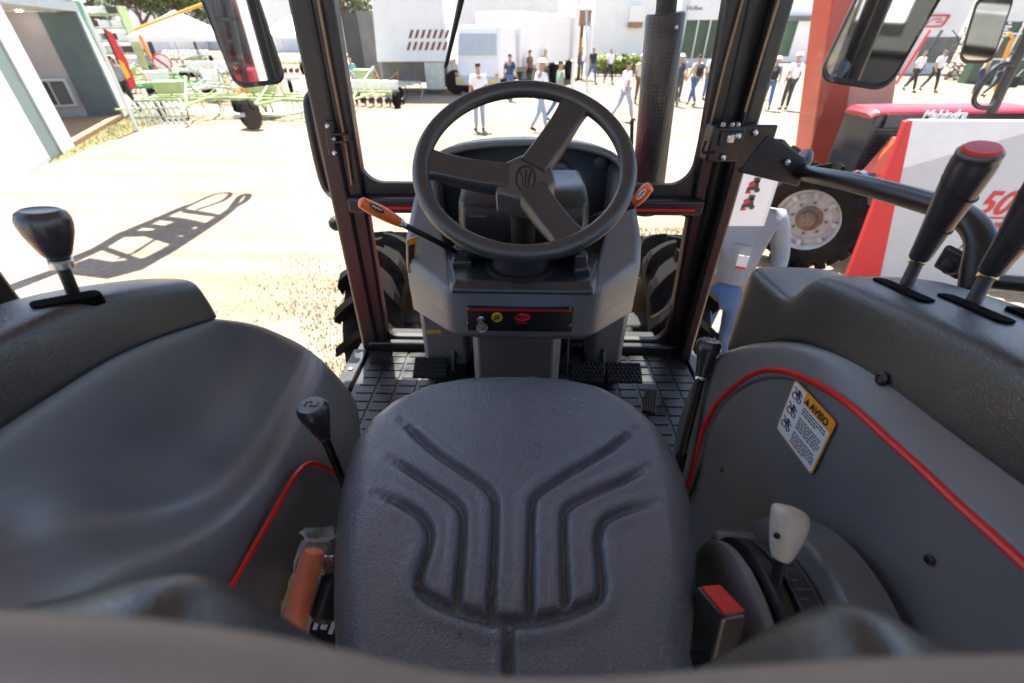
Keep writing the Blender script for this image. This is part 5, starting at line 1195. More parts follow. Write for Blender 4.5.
def neighbour():
    o0 = Vector((5.2, 6.0, 0)); e = empty('tractor', o0, 'red tractor with silver front wheel parked on the right behind the white display board', 'tractor')
    def loc(x, y, z): return o0+Vector((x, y, z))                      # heading -x
    hb = at(872, 118, y=5.75); hz = at(880, 109, y=5.72).z
    x0 = hb.x-o0.x
    def hp(pts, z0, z1):
        return [loc(x, y, z0) for x, y in pts], [loc(x, y, z1) for x, y in pts]
    m = MB(); rows = []
    for x, zt, hw in ((x0-.02, hz-.06, .26), (x0+.04, hz-.01, .30), (x0+.5, hz, .31), (x0+1.9, hz+.01, .33)):
        rows.append([loc(x, -hw, zt-.045), loc(x, -hw+.02, zt-.02), loc(x, -hw+.10, zt), loc(x, hw-.10, zt), loc(x, hw-.02, zt-.02), loc(x, hw, zt-.045)])
    m.grid(rows); m.bm.faces.new([m.bm.verts.new(p) for p in rows[0]]); m.bm.faces.new([m.bm.verts.new(p) for p in rows[-1]])
    P_(m, 'hood', 'tractor_red', e, bevel=.01)
    m = MB(); m.box2(loc(x0+.02, -.285, hz-.72), loc(x0+1.9, .285, hz-.05)); P_(m, 'engine_side', 'hood_dark', e, bevel=.01)
    m = MB()
    for k in range(12): m.box2(loc(x0+.07, -.292, hz-.20-.04*k), loc(x0+.42, -.284, hz-.185-.04*k))
    P_(m, 'grille', 'black_matte', e, smooth=False)
    m = MB(); q = at(921, 119.5, y=o0.y-.335); text_mb(m, 'Mahindra', .13, frame_mtx((q.x, o0.y-.331, q.z), (1, 0, .02), (0, 0, 1)), .002, shear=.25, bold=.004); P_(m, 'hood_lettering', 'white_print', e, smooth=False)
    m = MB(); m.box2(loc(x0+.12, -.325, hz-.19), loc(x0+1.9, -.29, hz-.05)); P_(m, 'side_stripe', 'hood_dark', e, bevel=.006)
    # red front frame running down from the hood
    f0, f1, f2, f3 = at(898, 138, y=5.5), at(912, 140, y=5.5), at(885, 176, y=5.5), at(866, 174, y=5.5)
    m = MB(); m.prism([f0, f1, f2, f3], (0, .10, 0)); m.prism([f3, f2, at(890, 181, y=5.5), at(864, 180, y=5.5)], (0, .3, 0)); P_(m, 'front_frame', 'tractor_red_orange', e, bevel=.01)
    m = MB(); m.box2(loc(x0+.0, -.2, .45), loc(x0+3.2, .2, .95)); m.box2(loc(x0-.1, -.75, .46), loc(x0+.1, .75, .62)); P_(m, 'chassis', 'black_matte', e, bevel=.02)
    hub = at(811, 214, y=5.3)
    R = .63
    for yy, out in ((-.95, 1), (.95, -1)):
        T = tyre(R, .34, 14, .065); rm_ = rimmesh(R, .30, 1); hbm = hubmesh(R, .30, 1); par = None
        rot = Matrix.Rotation(R_(90), 4, 'X') if out > 0 else Matrix.Rotation(R_(-90), 4, 'X')
        turn = Matrix.Rotation(R_(-44 if out > 0 else -30), 4, 'Z')
        pos = Vector((hub.x, (5.3 if out > 0 else 6.7), R))
        for mb_, nm, mm in ((T, 'front_wheel', 'tyre_rubber'), (rm_, 'rim', 'rim_silver'), (hbm, 'hub', 'hub_rust')):
            mb_.bm.transform(turn@rot); bmesh.ops.translate(mb_.bm, verts=mb_.bm.verts, vec=pos)
            o = mb_.build(nm, M[mm], par or e, sharp=35); par = par or o
        T = tyre(.82, .42, 18, .05); rm_ = rimmesh(.82, .42, 1); par = None
        for mb_, nm, mm in ((T, 'rear_wheel', 'tyre_rubber'), (rm_, 'rim', 'rim_silver')):
            mb_.bm.transform(rot); bmesh.ops.translate(mb_.bm, verts=mb_.bm.verts, vec=Vector((hub.x+2.6, o0.y+yy*.95, .82)))
            o = mb_.build(nm, M[mm], par or e, sharp=35); par = par or o
    # blue oil filter, pipes between wheel and hood
    m = MB(); m.lathe([(.07, -.15), (.08, -.14), (.08, .14), (.06, .16)], at(858, 178, y=5.55), (1, 0, .1), 16); P_(m, 'filter', 'cloth_navy', e)
    m = MB(); m.tube([at(835, 172, y=5.6), at(850, 190, y=5.6), at(875, 186, y=5.6)], .05, 10, smooth_path=3); P_(m, 'hose', 'black_matte', e)
    # open station: roll bar, dark door frame with loop handle, mirror
    for yy in (-.5, .5):
        m = MB(); m.tube([loc(2.9, yy, .9), loc(2.75, yy, 2.0), loc(2.7, yy, 2.55)], .045, 8); P_(m, 'roll_bar', 'black_paint', e)
    m = MB(); m.box2(loc(1.4, -.6, 2.5), loc(3.2, .6, 2.6)); P_(m, 'canopy', 'black_paint', e, bevel=.03)
    m = MB(); m.tube([at(991, 113, y=5.2), at(1006, 80, y=5.2), at(1026, 40, y=5.2), at(1045, -10, y=5.25)], .045, 8); P_(m, 'front_post', 'black_paint', e)
    m = MB(); m.tube([at(1014, 64, y=5.15), at(1000, 65, y=5.15), at(990, 72, y=5.12), at(977, 92, y=5.1), at(974, 101, y=5.1), at(979, 107, y=5.1), at(990, 107, y=5.15), at(996, 100, y=5.18)], .022, 8, smooth_path=4); P_(m, 'grab_handle', 'black_paint', e)
    m = MB(); m.box(at(1012, 82, y=5.3), (.12, .05, .10)); m.tube([at(1005, 90, y=5.3), at(1024, 70, y=5.4)], .02, 6); P_(m, 'control_box', 'black_matte', e, bevel=.01)
    c = at(985, 30, y=4.8); ux = Vector((.86, -.5, 0)).normalized(); uz = (at(993, 5, y=4.8)-at(976, 58, y=4.8)).normalized(); nn = uz.cross(ux)
    ol = mirror_outline(c, ux, uz, .24, .50, .07); 
    m = MB(); m.prism([p+nn*.03 for p in ol], -nn*.06); o = P_(m, 'wing_mirror', 'black_paint', e, bevel=.012)
    s_ = -1 if nn.y > 0 else 1
    m = MB(); m.prism([c+(p-c)*.88+nn*s_*.034 for p in ol], -nn*s_*.003); P_(m, 'mirror_glass', 'mirror', o, smooth=False)
    m = MB(); m.tube([c+uz*.24, c+uz*.34, at(1030, -12, y=5.2)], .018, 6); P_(m, 'mirror_arm', 'black_paint', e)
    return e
NB = neighbour()
# red machine added behind us to fill the wing mirrors, modelled as a harvester
hv = empty('harvester', (-.3, -5.2, 0), 'big red harvester added behind the tractor to fill the wing mirrors', 'harvester')
def hbx(nm, mm, a_, b__, bv=.03, par=hv): m = MB(); m.box2(a_, b__); return P_(m, nm, mm, par, bevel=bv)
hbx('body', 'tractor_red', (-2.1, -7.5, 1.5), (-.30, -4.9, 3.3), .06); hbx('side_body', 'dark_panel', (-.29, -7.5, 1.2), (1.7, -4.95, 2.9), .06); hbx('chassis', 'black_matte', (-1.9, -7.6, .7), (1.6, -5.0, 1.19))
cb_ = hbx('cab_window', 'hood_dark', (-.95, -4.88, 2.2), (-.40, -4.80, 2.9)); hbx('window_frame', 'white_paint', (-.36, -4.88, 1.7), (-.22, -4.80, 3.2), .01); hbx('bonnet', 'tractor_red', (-.75, -4.88, 1.55), (-.38, -4.55, 2.05), .05); hbx('white_panel', 'white_paint', (-.18, -4.93, 1.55), (.35, -4.88, 2.35), .01)
hbx('header', 'grey_panel', (-1.2, -4.6, .2), (1.6, -3.9, .85), .05)
m = MB(); m.tube([(-.60, -4.6, 1.4), (-.55, -4.5, 2.3), (-.45, -4.6, 3.2)], .04, 8); m.tube([(-.75, -4.6, 1.4), (-.70, -4.5, 2.3), (-.60, -4.6, 3.2)], .04, 8)
for k in range(6): m.tube([(-.73+.02*k, -4.52, 1.6+.25*k), (-.58+.02*k, -4.52, 1.6+.25*k)], .025, 6)
P_(m, 'ladder', 'black_paint', hv)
for x in (-1.75, 1.35):
    m = MB(); m.lathe([(.4, -.25), (.85, -.28), (.95, -.15), (.95, .15), (.85, .28), (.4, .25)], (x, -5.4, .95), (1, 0, 0), 32); P_(m, 'front_wheel', 'tyre_rubber', hv)

# ================================================================== LEFT: pavilion
g1, g2, g3, g4 = gnd(6, 166), gnd(52, 158), gnd(76, 147), gnd(132, 113)
fx = Vector((g4.x-g3.x, g4.y-g3.y, 0)).normalized(); nx = Vector((fx.y, -fx.x, 0))     # fx along the front, nx out of it
if nx.dot(-g3) < 0: nx = -nx
PV = empty('pavilion', g3, 'white open pavilion with teal posts, wooden floor and an air conditioner on its wall', 'pavilion')
Lf = (g4-g3).length; HT = 3.3
def Q(a, b_, z): return g3+fx*a+nx*b_+Vector((0, 0, z-g3.z))
def pbox(m, a0, a1, b0, b1, z0, z1): m.hexa([Q(a0, b0, z0), Q(a1, b0, z0), Q(a1, b1, z0), Q(a0, b1, z0), Q(a0, b0, z1), Q(a1, b0, z1), Q(a1, b1, z1), Q(a0, b1, z1)])
m = MB(); pbox(m, -.95, -.02, -.5, .0, .0, HT); P_(m, 'column', 'white_paint', PV, bevel=.01)
m = MB(); pbox(m, -1.75, -.96, -.7, -.03, 0, HT); P_(m, 'corner_panel', 'teal_light', PV)
m = MB(); pbox(m, -5.5, -1.76, -.6, -.01, 0.12, HT); P_(m, 'wall_panel', 'white_paint', PV)
m = MB(); pbox(m, -5.5, -1.76, -.6, .0, 0, .115); P_(m, 'plinth', 'pale_grey', PV)
m = MB(); pbox(m, Lf-1.15, Lf-.05, -.45, .0, 0, HT+.5); P_(m, 'column', 'white_paint', PV, bevel=.01)
m = MB(); pbox(m, Lf-1.35, Lf-1.16, -.95, -.02, .12, HT-.3); P_(m, 'side_wall', 'teal_panel', PV)
m = MB(); pbox(m, Lf-1.33, Lf-1.16, -2.15, -.955, .12, HT-.3); P_(m, 'back_wall', 'mauve_wall', PV)
m = MB(); pbox(m, -.01, Lf-1.16, -3.2, -.02, .0, .118); P_(m, 'deck', 'wood', PV)
m = MB(); pbox(m, -.05, Lf-1.0, -3.3, .03, HT-.28, HT-.03); P_(m, 'ceiling', 'pale_grey', PV)
m = MB(); pbox(m, -5.6, Lf+.1, -3.4, .06, HT, HT+.12); P_(m, 'roof', 'white_paint', PV)
m = MB(); pbox(m, .0, .3, -3.2, -3.0, .12, HT-.3); P_(m, 'rear_post', 'lime_paint', PV)
aC = Lf-3.9
m = MB(); pbox(m, Lf-1.58, Lf-1.34, -1.75, -1.05, .45, 1.25); AC_ = P_(m, 'air_conditioner', 'pale_grey', PV, bevel=.02)
m = MB(); pbox(m, Lf-1.60, Lf-1.585, -1.46, -1.10, .52, 1.18); P_(m, 'fan_grille', 'dark_panel', AC_)
m = MB(); pbox(m, Lf-1.60, Lf-1.585, -1.70, -1.52, .52, 1.18); P_(m, 'vent', 'black_matte', AC_)
m = MB(); m.lathe([(.07, 0), (.07, .03), (.001, .03)], Q(Lf-1.9, -1.2, HT-.285), (0, 0, -1), 14); 
lampm = mat('lamp_glow', (1, 1, 1), .4, emit=((1, .97, .9), 12)); M['lamp_glow'] = lampm
P_(m, 'ceiling_lamp', 'lamp_glow', PV)
# green swoosh on the far column
m = MB(); sw = []
for t in range(9):
    q = t/8; sw.append(Q(Lf-1.02+.55*q**1.5, .006, HT+.45-2.3*q))
for t in range(8, -1, -1):
    q = t/8; sw.append(Q(Lf-.60+.48*q**.7, .006, HT+.45-2.3*q))
m.prism(sw, nx*.006); P_(m, 'green_swoosh', 'green_print', PV, smooth=False)
# white pole in front, flag banner and red-yellow banner behind
pg = gnd(138, 131); m = MB(); m.tube([pg, pg+Vector((0, 0, 2.9))], .045, 10); o = m.build('pole', M['white_paint'], None, origin=pg); tag(o, 'thin white pole standing at the corner of the pavilion lawn', 'pole')
bg_ = gnd(136, 104); m = MB(); m.tube([bg_, bg_+Vector((0, 0, 2.6))], .03, 8); o = m.build('feather_banner', M['black_paint'], None, origin=bg_); tag(o, 'red and yellow feather banner beyond the end of the pavilion', 'banner')
m = MB(); m.prism([bg_+Vector((.03, 0, .5)), bg_+Vector((.36, 0, .6)), bg_+Vector((.40, 0, 1.6)), bg_+Vector((.24, 0, 2.5)), bg_+Vector((.03, 0, 2.6))], (0, .01, 0)); P_(m, 'banner_cloth', 'red_print', o)
m = MB(); m.prism([bg_+Vector((.05, -.006, .9)), bg_+Vector((.28, -.006, 1.0)), bg_+Vector((.22, -.006, 1.5)), bg_+Vector((.05, -.006, 1.6))], (0, .004, 0)); P_(m, 'banner_patch', 'yellow_print', o)
# lawn round the pavilion
lp = [gnd(30, 170), gnd(62, 160), gnd(92, 147), gnd(125, 136), gnd(160, 124), gnd(172, 112), gnd(150, 106), Q(Lf, -.5, 0), Q(0, -.4, 0), Q(-4, -.4, 0), gnd(-60, 185)]
m = MB(); m.bm.faces.new([m.bm.verts.new((p.x, p.y, .004)) for p in lp]); structure(m.build('lawn', M['lawn'], None, smooth=False, origin=(g3.x, g3.y, 0)))
m = MB(); rnd = random.Random(5)
def inside(p, P):
    c = False
    for i in range(len(P)):
        a, b_ = P[i], P[i-1]
        if (a.y > p[1]) != (b_.y > p[1]) and p[0] < (b_.x-a.x)*(p[1]-a.y)/(b_.y-a.y)+a.x: c = not c
    return c
def blades(m, n, xs, ys, test, hmin, hmax):
    k = 0
    while k < n:
        x, y = rnd.uniform(*xs), rnd.uniform(*ys)
        if not test(x, y): k += .2; continue
        a = rnd.uniform(0, 6.28); h = rnd.uniform(hmin, hmax); wd = rnd.uniform(.004, .009); lx, ly = rnd.uniform(-.5, .5)*h, rnd.uniform(-.5, .5)*h
        dx_, dy_ = math.cos(a)*wd, math.sin(a)*wd
        vs = [m.bm.verts.new(p) for p in ((x-dx_, y-dy_, 0), (x+dx_, y+dy_, 0), (x+lx, y+ly, h))]; m.bm.faces.new(vs); k += 1
def grassy(x, y):                                                   # tufts beside our tractor and under the neighbour
    n = math.sin(x*2.1+1.3)*math.sin(y*1.7+.4)+.5*math.sin(x*5.3+y*3.1)
    return n > -.15
blades(m, 9000, (-3.4, -.9), (1.2, 5.6), lambda x, y: grassy(x, y) and rnd.random() < math.exp(-((x+1.0)/1.3)**2), .015, .05)
blades(m, 11000, (1.0, 5.4), (2.0, 6.6), grassy, .02, .09)
blades(m, 4000, (-14, -9.5), (9.5, 18), lambda x, y: inside((x, y), lp), .04, .10)
o = m.build('grass', M['grass_blade'], None, smooth=False); o['kind'] = 'stuff'; o['label'] = 'short dry grass tufts on the sandy ground'; o['category'] = 'grass'

# ================================================================== LEFT FIELD: planters and other implements
def planter(loc, rz, label, n=7, W=3.0, c1='lime_paint', c2='pale_steel', hopper='white_paint', s=1.0, group='implements set out on the left field'):
    e = empty('seed_planter', (loc[0], loc[1], 0), label, 'implement', group); o0 = ORI[e.name]
    L = lambda x, y, z: o0+Vector((x, y, z))
    m = MB(); m.box2(L(-W/2, -.06, .62), L(W/2, .06, .74)); m.box2(L(-W/2, .7, .66), L(W/2, .80, .76)); 
    for x in (-W*.4, 0, W*.4): m.box2(L(x-.05, .05, .63), L(x+.05, .72, .73))
    P_(m, 'toolbar', c1, e)
    m = MB(); m.tube([L(-.5, .75, .70), L(0, 2.2, .5)], .05, 6); m.tube([L(.5, .75, .70), L(0, 2.2, .5)], .05, 6); m.tube([L(0, 2.1, .5), L(0, 2.5, .45)], .06, 6); P_(m, 'drawbar', c1, e)
    for k in range(n):
        x = -W/2+W*(k+.5)/n
        m = MB(); m.box(L(x, -.05, .92), (W/n*.55, .40, .34), taper=1.15); m.box(L(x, -.05, 1.11), (W/n*.66, .47, .05)); u = P_(m, 'seed_hopper', hopper, e, bevel=.02)
        m = MB(); m.tube([L(x, 0, .66), L(x+.02, -.55, .30), L(x, -.85, .22)], .032, 6); m.tube([L(x, -.1, .75), L(x, -.62, .42)], .022, 6); P_(m, 'row_arm', c2, u)
        m = MB(); m.lathe([(.20, -.012), (.21, 0), (.20, .012), (.03, .03)], L(x+.04, -.42, .205), (1, .12, 0), 16); m.lathe([(.15, -.04), (.16, 0), (.15, .04), (.02, .04)], L(x-.02, -.90, .158), (1, 0, 0), 14); P_(m, 'disc', 'black_matte', u)
    for x in (-W*.52, W*.52):
        m = MB(); m.lathe([(.18, -.10), (.34, -.11), (.37, -.06), (.37, .06), (.34, .11), (.18, .10)], L(x, .45, .37), (1, 0, 0), 22); wv = P_(m, 'gauge_wheel', 'tyre_rubber', e)
        m = MB(); m.lathe([(.19, -.03), (.12, -.04), (.001, -.04)], L(x, .45, .37), (1, 0, 0), 16); P_(m, 'rim', 'yellow_paint', wv)
    e.scale = (s, s, s); e.rotation_euler = (0, 0, R_(rz)); return e
IM = [(gnd(196, 112), 205, 'pale green seed planter with white hoppers nearest the pavilion lawn', 7, 3.0, 'lime_paint', 1.0),
      (gnd(280, 104), 160, 'pale planter with a yellow-rimmed wheel right behind the loose tyre', 6, 2.6, 'pale_steel', .95),
      (gnd(225, 84), 190, 'white-hoppered planter standing in the second row below the left mirror', 8, 3.6, 'pale_steel', 1.0),
      (gnd(165, 82), 215, 'green planter standing behind the walker by the pavilion', 6, 2.8, 'green_paint', 1.0),
      (gnd(375, 106), 170, 'low white implement between the left pillar and the hazard-striped box', 6, 2.8, 'lime_paint', .8),
      (gnd(282, 74), 180, 'far planter right of the left mirror', 8, 3.6, 'lime_paint', 1.0),
      (gnd(190, 64), 200, 'farthest pale planter under the white canopy', 8, 4.0, 'pale_steel', 1.0)]
rc3 = random.Random(21)
def cultivator(loc, rz, label, n=9, W=3.4, c1='lime_paint', c2='pale_steel', s=1.0, group='implements set out on the left field'):
    e = empty('cultivator', (loc[0], loc[1], 0), label, 'implement', group); o0 = ORI[e.name]; L = lambda x, y, z: o0+Vector((x, y, z))
    m = MB()
    for y in (-.6, .1, .8): m.box2(L(-W/2, y-.05, .56), L(W/2, y+.05, .66))
    for x in (-W*.42, -W*.14, W*.14, W*.42): m.box2(L(x-.04, -.6, .57), L(x+.04, .8, .65))
    P_(m, 'frame', c1, e)
    for k in range(n):
        x = -W/2+W*(k+.5)/n; y = (-.6, .1, .8)[k % 3]
        m = MB(); m.tube([L(x, y, .6), L(x+.03, y-.28, .50), L(x, y-.34, .24), L(x-.02, y-.14, .02)], .026, 5, smooth_path=2); P_(m, 'tine', 'dark_panel' if k % 2 else c2, e)
    for x in (-W*.34, W*.34):
        m = MB(); m.lathe([(.14, -.08), (.25, -.09), (.28, -.04), (.28, .04), (.25, .09), (.14, .08)], L(x, .45, .28), (1, .15, 0), 20); w_ = P_(m, 'gauge_wheel', 'tyre_rubber', e)
        m = MB(); m.lathe([(.15, -.03), (.08, -.05), (.001, -.05)], L(x, .45, .28), (1, .15, 0), 14); P_(m, 'rim', 'yellow_paint', w_)
    m = MB(); m.tube([L(-.4, .8, .62), L(0, 2.0, .55), L(.4, .8, .62)], .045, 6); m.tube([L(0, 1.9, .55), L(0, 2.5, .42)], .05, 6); m.tube([L(0, .1, .65), L(.1, .3, 1.25), L(0, 1.6, .62)], .03, 6); P_(m, 'drawbar', c1, e)
    for k in range(4):
        x = rc3.uniform(-W*.45, W*.45); y = rc3.uniform(-.5, .7); h = rc3.uniform(.25, .75); m = MB(); m.tube([L(x, y, .6), L(x+rc3.uniform(-.3, .3), y+.1, .6+h), L(x+rc3.uniform(-.8, .8), y+rc3.uniform(-.4, .4), .62)], .022, 5); P_(m, 'link_rod', rc3.choice(['green_paint', 'lime_paint', 'pale_steel', 'dark_panel', 'orange_paint']), e)
    m = MB(); m.box(L(W*.2, .3, .95), (.7, .45, .38), taper=1.2); P_(m, 'hopper', rc3.choice(['lime_paint', 'white_paint', 'green_paint']), e, bevel=.03)
    e.scale = (s, s, s); e.rotation_euler = (0, 0, R_(rz)); return e
for (px, py), rz, lb, c1 in (((205, 116), 200, 'lime cultivator nearest the slatted rack', 'lime_paint'), ((236, 101), 150, 'pale cultivator behind the loose tyre', 'pale_steel'), ((182, 99), 230, 'green cultivator left of the pale one, behind the slatted rack', 'green_paint'), ((292, 116), 170, 'lime cultivator right of the loose tyre, beside the left pillar', 'lime_paint'), ((268, 92), 200, 'pale cultivator below the left mirror', 'pale_steel'), ((152, 92), 180, 'lime cultivator by the walker at the pavilion end', 'lime_paint'), ((384, 98), 160, 'pale cultivator in front of the hazard-striped box', 'pale_steel'), ((214, 76), 190, 'green cultivator under the pale canopy', 'green_paint')):
    cultivator(gnd(px, py), rz, lb, c1=c1)
IM = [q for k, q in enumerate(IM) if k in (2, 4, 5, 6)]
for p, rz, lb, n, W_p, c1, s_ in IM: planter(p, rz, lb, n, W_p, c1, s=s_)
# slatted white rack beside the lawn
rg = gnd(162, 124); e = empty('slat_rack', rg, 'low rack of slanted white slats beside the pavilion lawn', 'rack'); 
fxr = Vector((.8, .25, 0)).normalized()
for k in range(9):
    b0_ = rg+fxr*(k*.17-.7); m = MB(); m.prism([b0_+Vector((0, 0, .0)), b0_+Vector((.07, 0, .0)), b0_+Vector((-.14, .15, .62)), b0_+Vector((-.21, .15, .62))], (0, .05, 0)); P_(m, 'slat', 'white_paint', e)
m = MB(); m.tube([rg+fxr*-1.1+Vector((-.12, .12, .45)), rg+fxr*1.1+Vector((-.12, .12, .45))], .03, 6); m.tube([rg+fxr*-1.0+Vector((0, .06, .2)), rg+fxr*1.1+Vector((0, .06, .2))], .03, 6); P_(m, 'cross_bar', 'lime_paint', e)
# loose tyre with an axle arm standing on the road edge
tg = gnd(254, 129); R = .40
T = MB(); T.lathe([(.20, -.10), (.34, -.12), (.385, -.09), (.40, -.04), (.40, .04), (.385, .09), (.34, .12), (.20, .10)], n=36)
for k in range(30):
    a = 2*math.pi*k/30; T.box((.40*math.cos(a), .40*math.sin(a), .0), (.02, .035, .20), rot=(0, 0, a))
T.bm.transform(Matrix.Rotation(R_(68), 4, 'Z')@Matrix.Rotation(R_(90), 4, 'Y')); bmesh.ops.translate(T.bm, verts=T.bm.verts, vec=(tg.x, tg.y, R))
o = T.build('axle_wheel', M['tyre_rubber'], None, origin=(tg.x, tg.y, 0)); tag(o, 'black tyre on a low green axle arm at the edge of the sandy road', 'wheel')
m = MB(); m.lathe([(.06, 0), (.06, .22), (.09, .23), (.09, .28), (.001, .29)], (tg.x-.12*math.cos(.38), tg.y-.12*math.sin(.38), R), (-math.cos(.38), -math.sin(.38), 0), 14); P_(m, 'hub', 'pale_grey', o)
tg2 = gnd(320, 118); m = MB(); m.tube([(tg.x+.12, tg.y+.05, R), (tg.x+.9, tg.y+.3, .34), (tg2.x, tg2.y, .30)], .045, 8); m.tube([(tg2.x-.3, tg2.y-.1, .30), (tg2.x-.5, tg2.y+.5, .9)], .04, 6); m.tube([(tg2.x-.3, tg2.y-.1, .30), (tg2.x+.1, tg2.y+.4, .7)], .04, 6); P_(m, 'axle_arm', 'lime_paint', o)
# orange coulter set behind the mirror's lower edge
og = gnd(258, 112); e = empty('orange_coulter', og, 'small orange and yellow tool unit right behind the tyre', 'implement'); m = MB(); m.box(og+Vector((0, 0, .75)), (.6, .3, .22)); P_(m, 'body', 'orange_paint', e, bevel=.03)
m = MB(); m.lathe([(.15, -.03), (.17, 0), (.15, .03)], og+Vector((-.5, 0, .60)), (.5, 1, 0), 16); P_(m, 'disc', 'orange_paint', e)
m = MB(); m.tube([og+Vector((0, 0, .7)), og+Vector((.3, .1, 0))], .05, 6); m.tube([og+Vector((-.2, 0, .7)), og+Vector((-.5, 0, .6))], .04, 6); P_(m, 'leg', 'green_paint', e)
# tall green and white shelf rack
rk = gnd(128, 74); e = empty('storage_rack', rk, 'tall lime-edged rack of white boxes beyond the pavilion', 'rack')
for k in range(5):
    m = MB(); m.box(rk+Vector((0, 0, .5+.75*k)), (3.0, .8, .10)); P_(m, 'shelf', 'lime_paint', e)
    for q in range(3):
        m = MB(); m.box(rk+Vector((-.95+.95*q, 0, .5+.75*k+.28)), (.72, .6, .38)); P_(m, 'crate', 'white_paint' if (k+q) % 3 else 'dark_panel', e, bevel=.02)
for x in (-1.5, 1.5):
    m = MB(); m.box(rk+Vector((x, 0, 2.0)), (.10, .8, 4.0)); P_(m, 'upright', 'lime_paint', e)
# orange excavator-like boom with round sign
bm_ = gnd(164, 88); e = empty('loader_boom', bm_, 'thin orange boom on a post beside the white canopy', 'implement'); m = MB(); m.tube([bm_, bm_+Vector((-.2, 0, 2.4))], .09, 6); P_(m, 'post', 'orange_paint', e)
m = MB(); m.tube([bm_+Vector((-.4, 0, 2.6)), bm_+Vector((4.2, 2, 4.2))], .07, 6); P_(m, 'boom', 'orange_paint', e)
sgp = gnd(174, 92); e = empty('round_sign', sgp, 'round white road sign with a red bar on a thin post', 'sign'); m = MB(); m.tube([sgp, sgp+Vector((0, 0, 1.3))], .03, 6); P_(m, 'post', 'pale_grey', e)
cS = sgp+Vector((0, -.04, 1.25)); m = MB(); m.lathe([(.42, 0), (.42, .03), (.001, .03)], cS, (.4, -1, 0), 24); P_(m, 'disc', 'white_paint', e)
m = MB(); dS = Vector((.4, -1, 0)).normalized(); m.tube([cS+dS*.035+Vector((.38*math.cos(t)*.93, .38*math.cos(t)*.37, .38*math.sin(t))) for t in [k*math.pi/12 for k in range(24)]], .035, 6, closed=True); m.tube([cS+dS*.035+Vector((-.22, -.09, .22)), cS+dS*.035+Vector((.22, .09, -.22))], .05, 6); P_(m, 'marking', 'red_print', e)

# unseen tubular frame added left of the road, shaped to cast the ladder shadow
hB = 4.5; off = Vector((-TRAVEL_X, -TRAVEL_Y, 0))*(hB/math.tan(SUN_E))
def up_(px, py, dz=0): 
    p = gnd(px/2.97, py/2.97+180); k = (hB+dz)/hB; return Vector((p.x, p.y, 0))+off*k+Vector((0, 0, hB+dz))
e = empty('shadow_frame', up_(60, 310)*1, 'unseen tubular frame added to cast the ladder-shaped shadow on the sand', 'shadow frame'); ee = ORI[e.name]; e.location.z = 0; ORI[e.name] = Vector((ee.x, ee.y, 0))
m = MB(); m.tube([up_(20, 325), up_(190, 262), up_(345, 278), up_(400, 262), up_(505, 205), up_(640, 120), up_(690, 85)], [.13, .15, .14, .14, .12, .10, .07], 8)
m.tube([up_(190, 248), up_(290, 205), up_(365, 160), up_(470, 115), up_(560, 75)], [.12, .10, .10, .09, .07], 8)
m.tube([up_(225, 250), up_(300, 262), up_(410, 250)], .20, 8); m.tube([up_(365, 161), up_(450, 158), up_(530, 182)], .13, 8); m.tube([up_(455, 150), up_(560, 158)], .10, 8); m.tube([up_(475, 112), up_(540, 120), up_(605, 135)], .09, 8); m.tube([up_(550, 93), up_(625, 103)], .07, 6); m.tube([up_(505, 130), up_(570, 142)], .09, 6)
m.tube([up_(350, 235), up_(400, 215), up_(470, 170)], .035, 6)
m.tube([up_(420, 134), up_(575, 152)], .08, 8); m.tube([up_(300, 200), up_(420, 243)], .05, 6); m.tube([up_(540, 88), up_(655, 108)], .06, 6)
P_(m, 'ladder_frame', 'black_paint', e)
m = MB(); m.tube([up_(560, 76), up_(640, 42), up_(684, 40), up_(660, 62), up_(585, 88)], .045, 6, smooth_path=4); P_(m, 'loop', 'black_paint', e)
m = MB(); m.tube([up_(680, 92), up_(715, 48), up_(738, 44), up_(728, 62), up_(690, 84)], .06, 6, smooth_path=4); P_(m, 'loop', 'black_paint', e)
b9 = up_(20, 325); m = MB(); m.tube([Vector((b9.x-3.0, b9.y-1.0, 0)), Vector((b9.x-3.0, b9.y-1.0, 4.2)), Vector((b9.x-2.6, b9.y-.85, 4.5)), b9], .13, 8); m.box((b9.x-3.0, b9.y-1.0, .06), (1.4, 1.4, .12)); P_(m, 'mast', 'black_paint', e)

# ================================================================== STRAIGHT AHEAD
# big white box body with slanted hazard marks over a dark undercarriage
s0, s1 = gnd(377, 95), gnd(446, 93); yb_ = s0.y
e = empty('white_box_body', ((s0.x+s1.x)/2, yb_, 0), 'large white box body with two rows of slanted orange marks over a dark undercarriage', 'container')
x0, x1 = at(377, 62, y=yb_).x, at(448, 62, y=yb_).x; zl = at(400, 62, y=yb_).z
m = MB(); m.hexa([Vector(p) for p in ((x0, yb_, zl), (x1, yb_, zl), (x1, yb_+4, zl), (x0, yb_+4, zl), (x0+.45, yb_, 7.5), (x1-.1, yb_, 7.5), (x1-.1, yb_+4, 7.5), (x0+.45, yb_+4, 7.5))]); P_(m, 'box_body', 'white_canvas', e, bevel=.05)
m = MB()
for row, yy in ((0, 34), (1, 46)):
    for k in range(7):
        c = at(411+k*6.0-row*2, yy, y=yb_-.02); m.prism([c+Vector((-.14, 0, -.16)), c+Vector((-.02, 0, -.16)), c+Vector((.14, 0, .16)), c+Vector((.02, 0, .16))], (0, .015, 0))
P_(m, 'hazard_marks', 'brown_print', e, smooth=False)
m = MB(); m.box2((x0+.1, yb_+.4, .5), (x1-.1, yb_+3.5, zl)); P_(m, 'undercarriage', 'grey_panel', e)
m = MB(); m.box2((x0+2.2, yb_+.05, .25), (x0+3.1, yb_+.38, zl-.02)); P_(m, 'mud_flap', 'pale_steel', e)
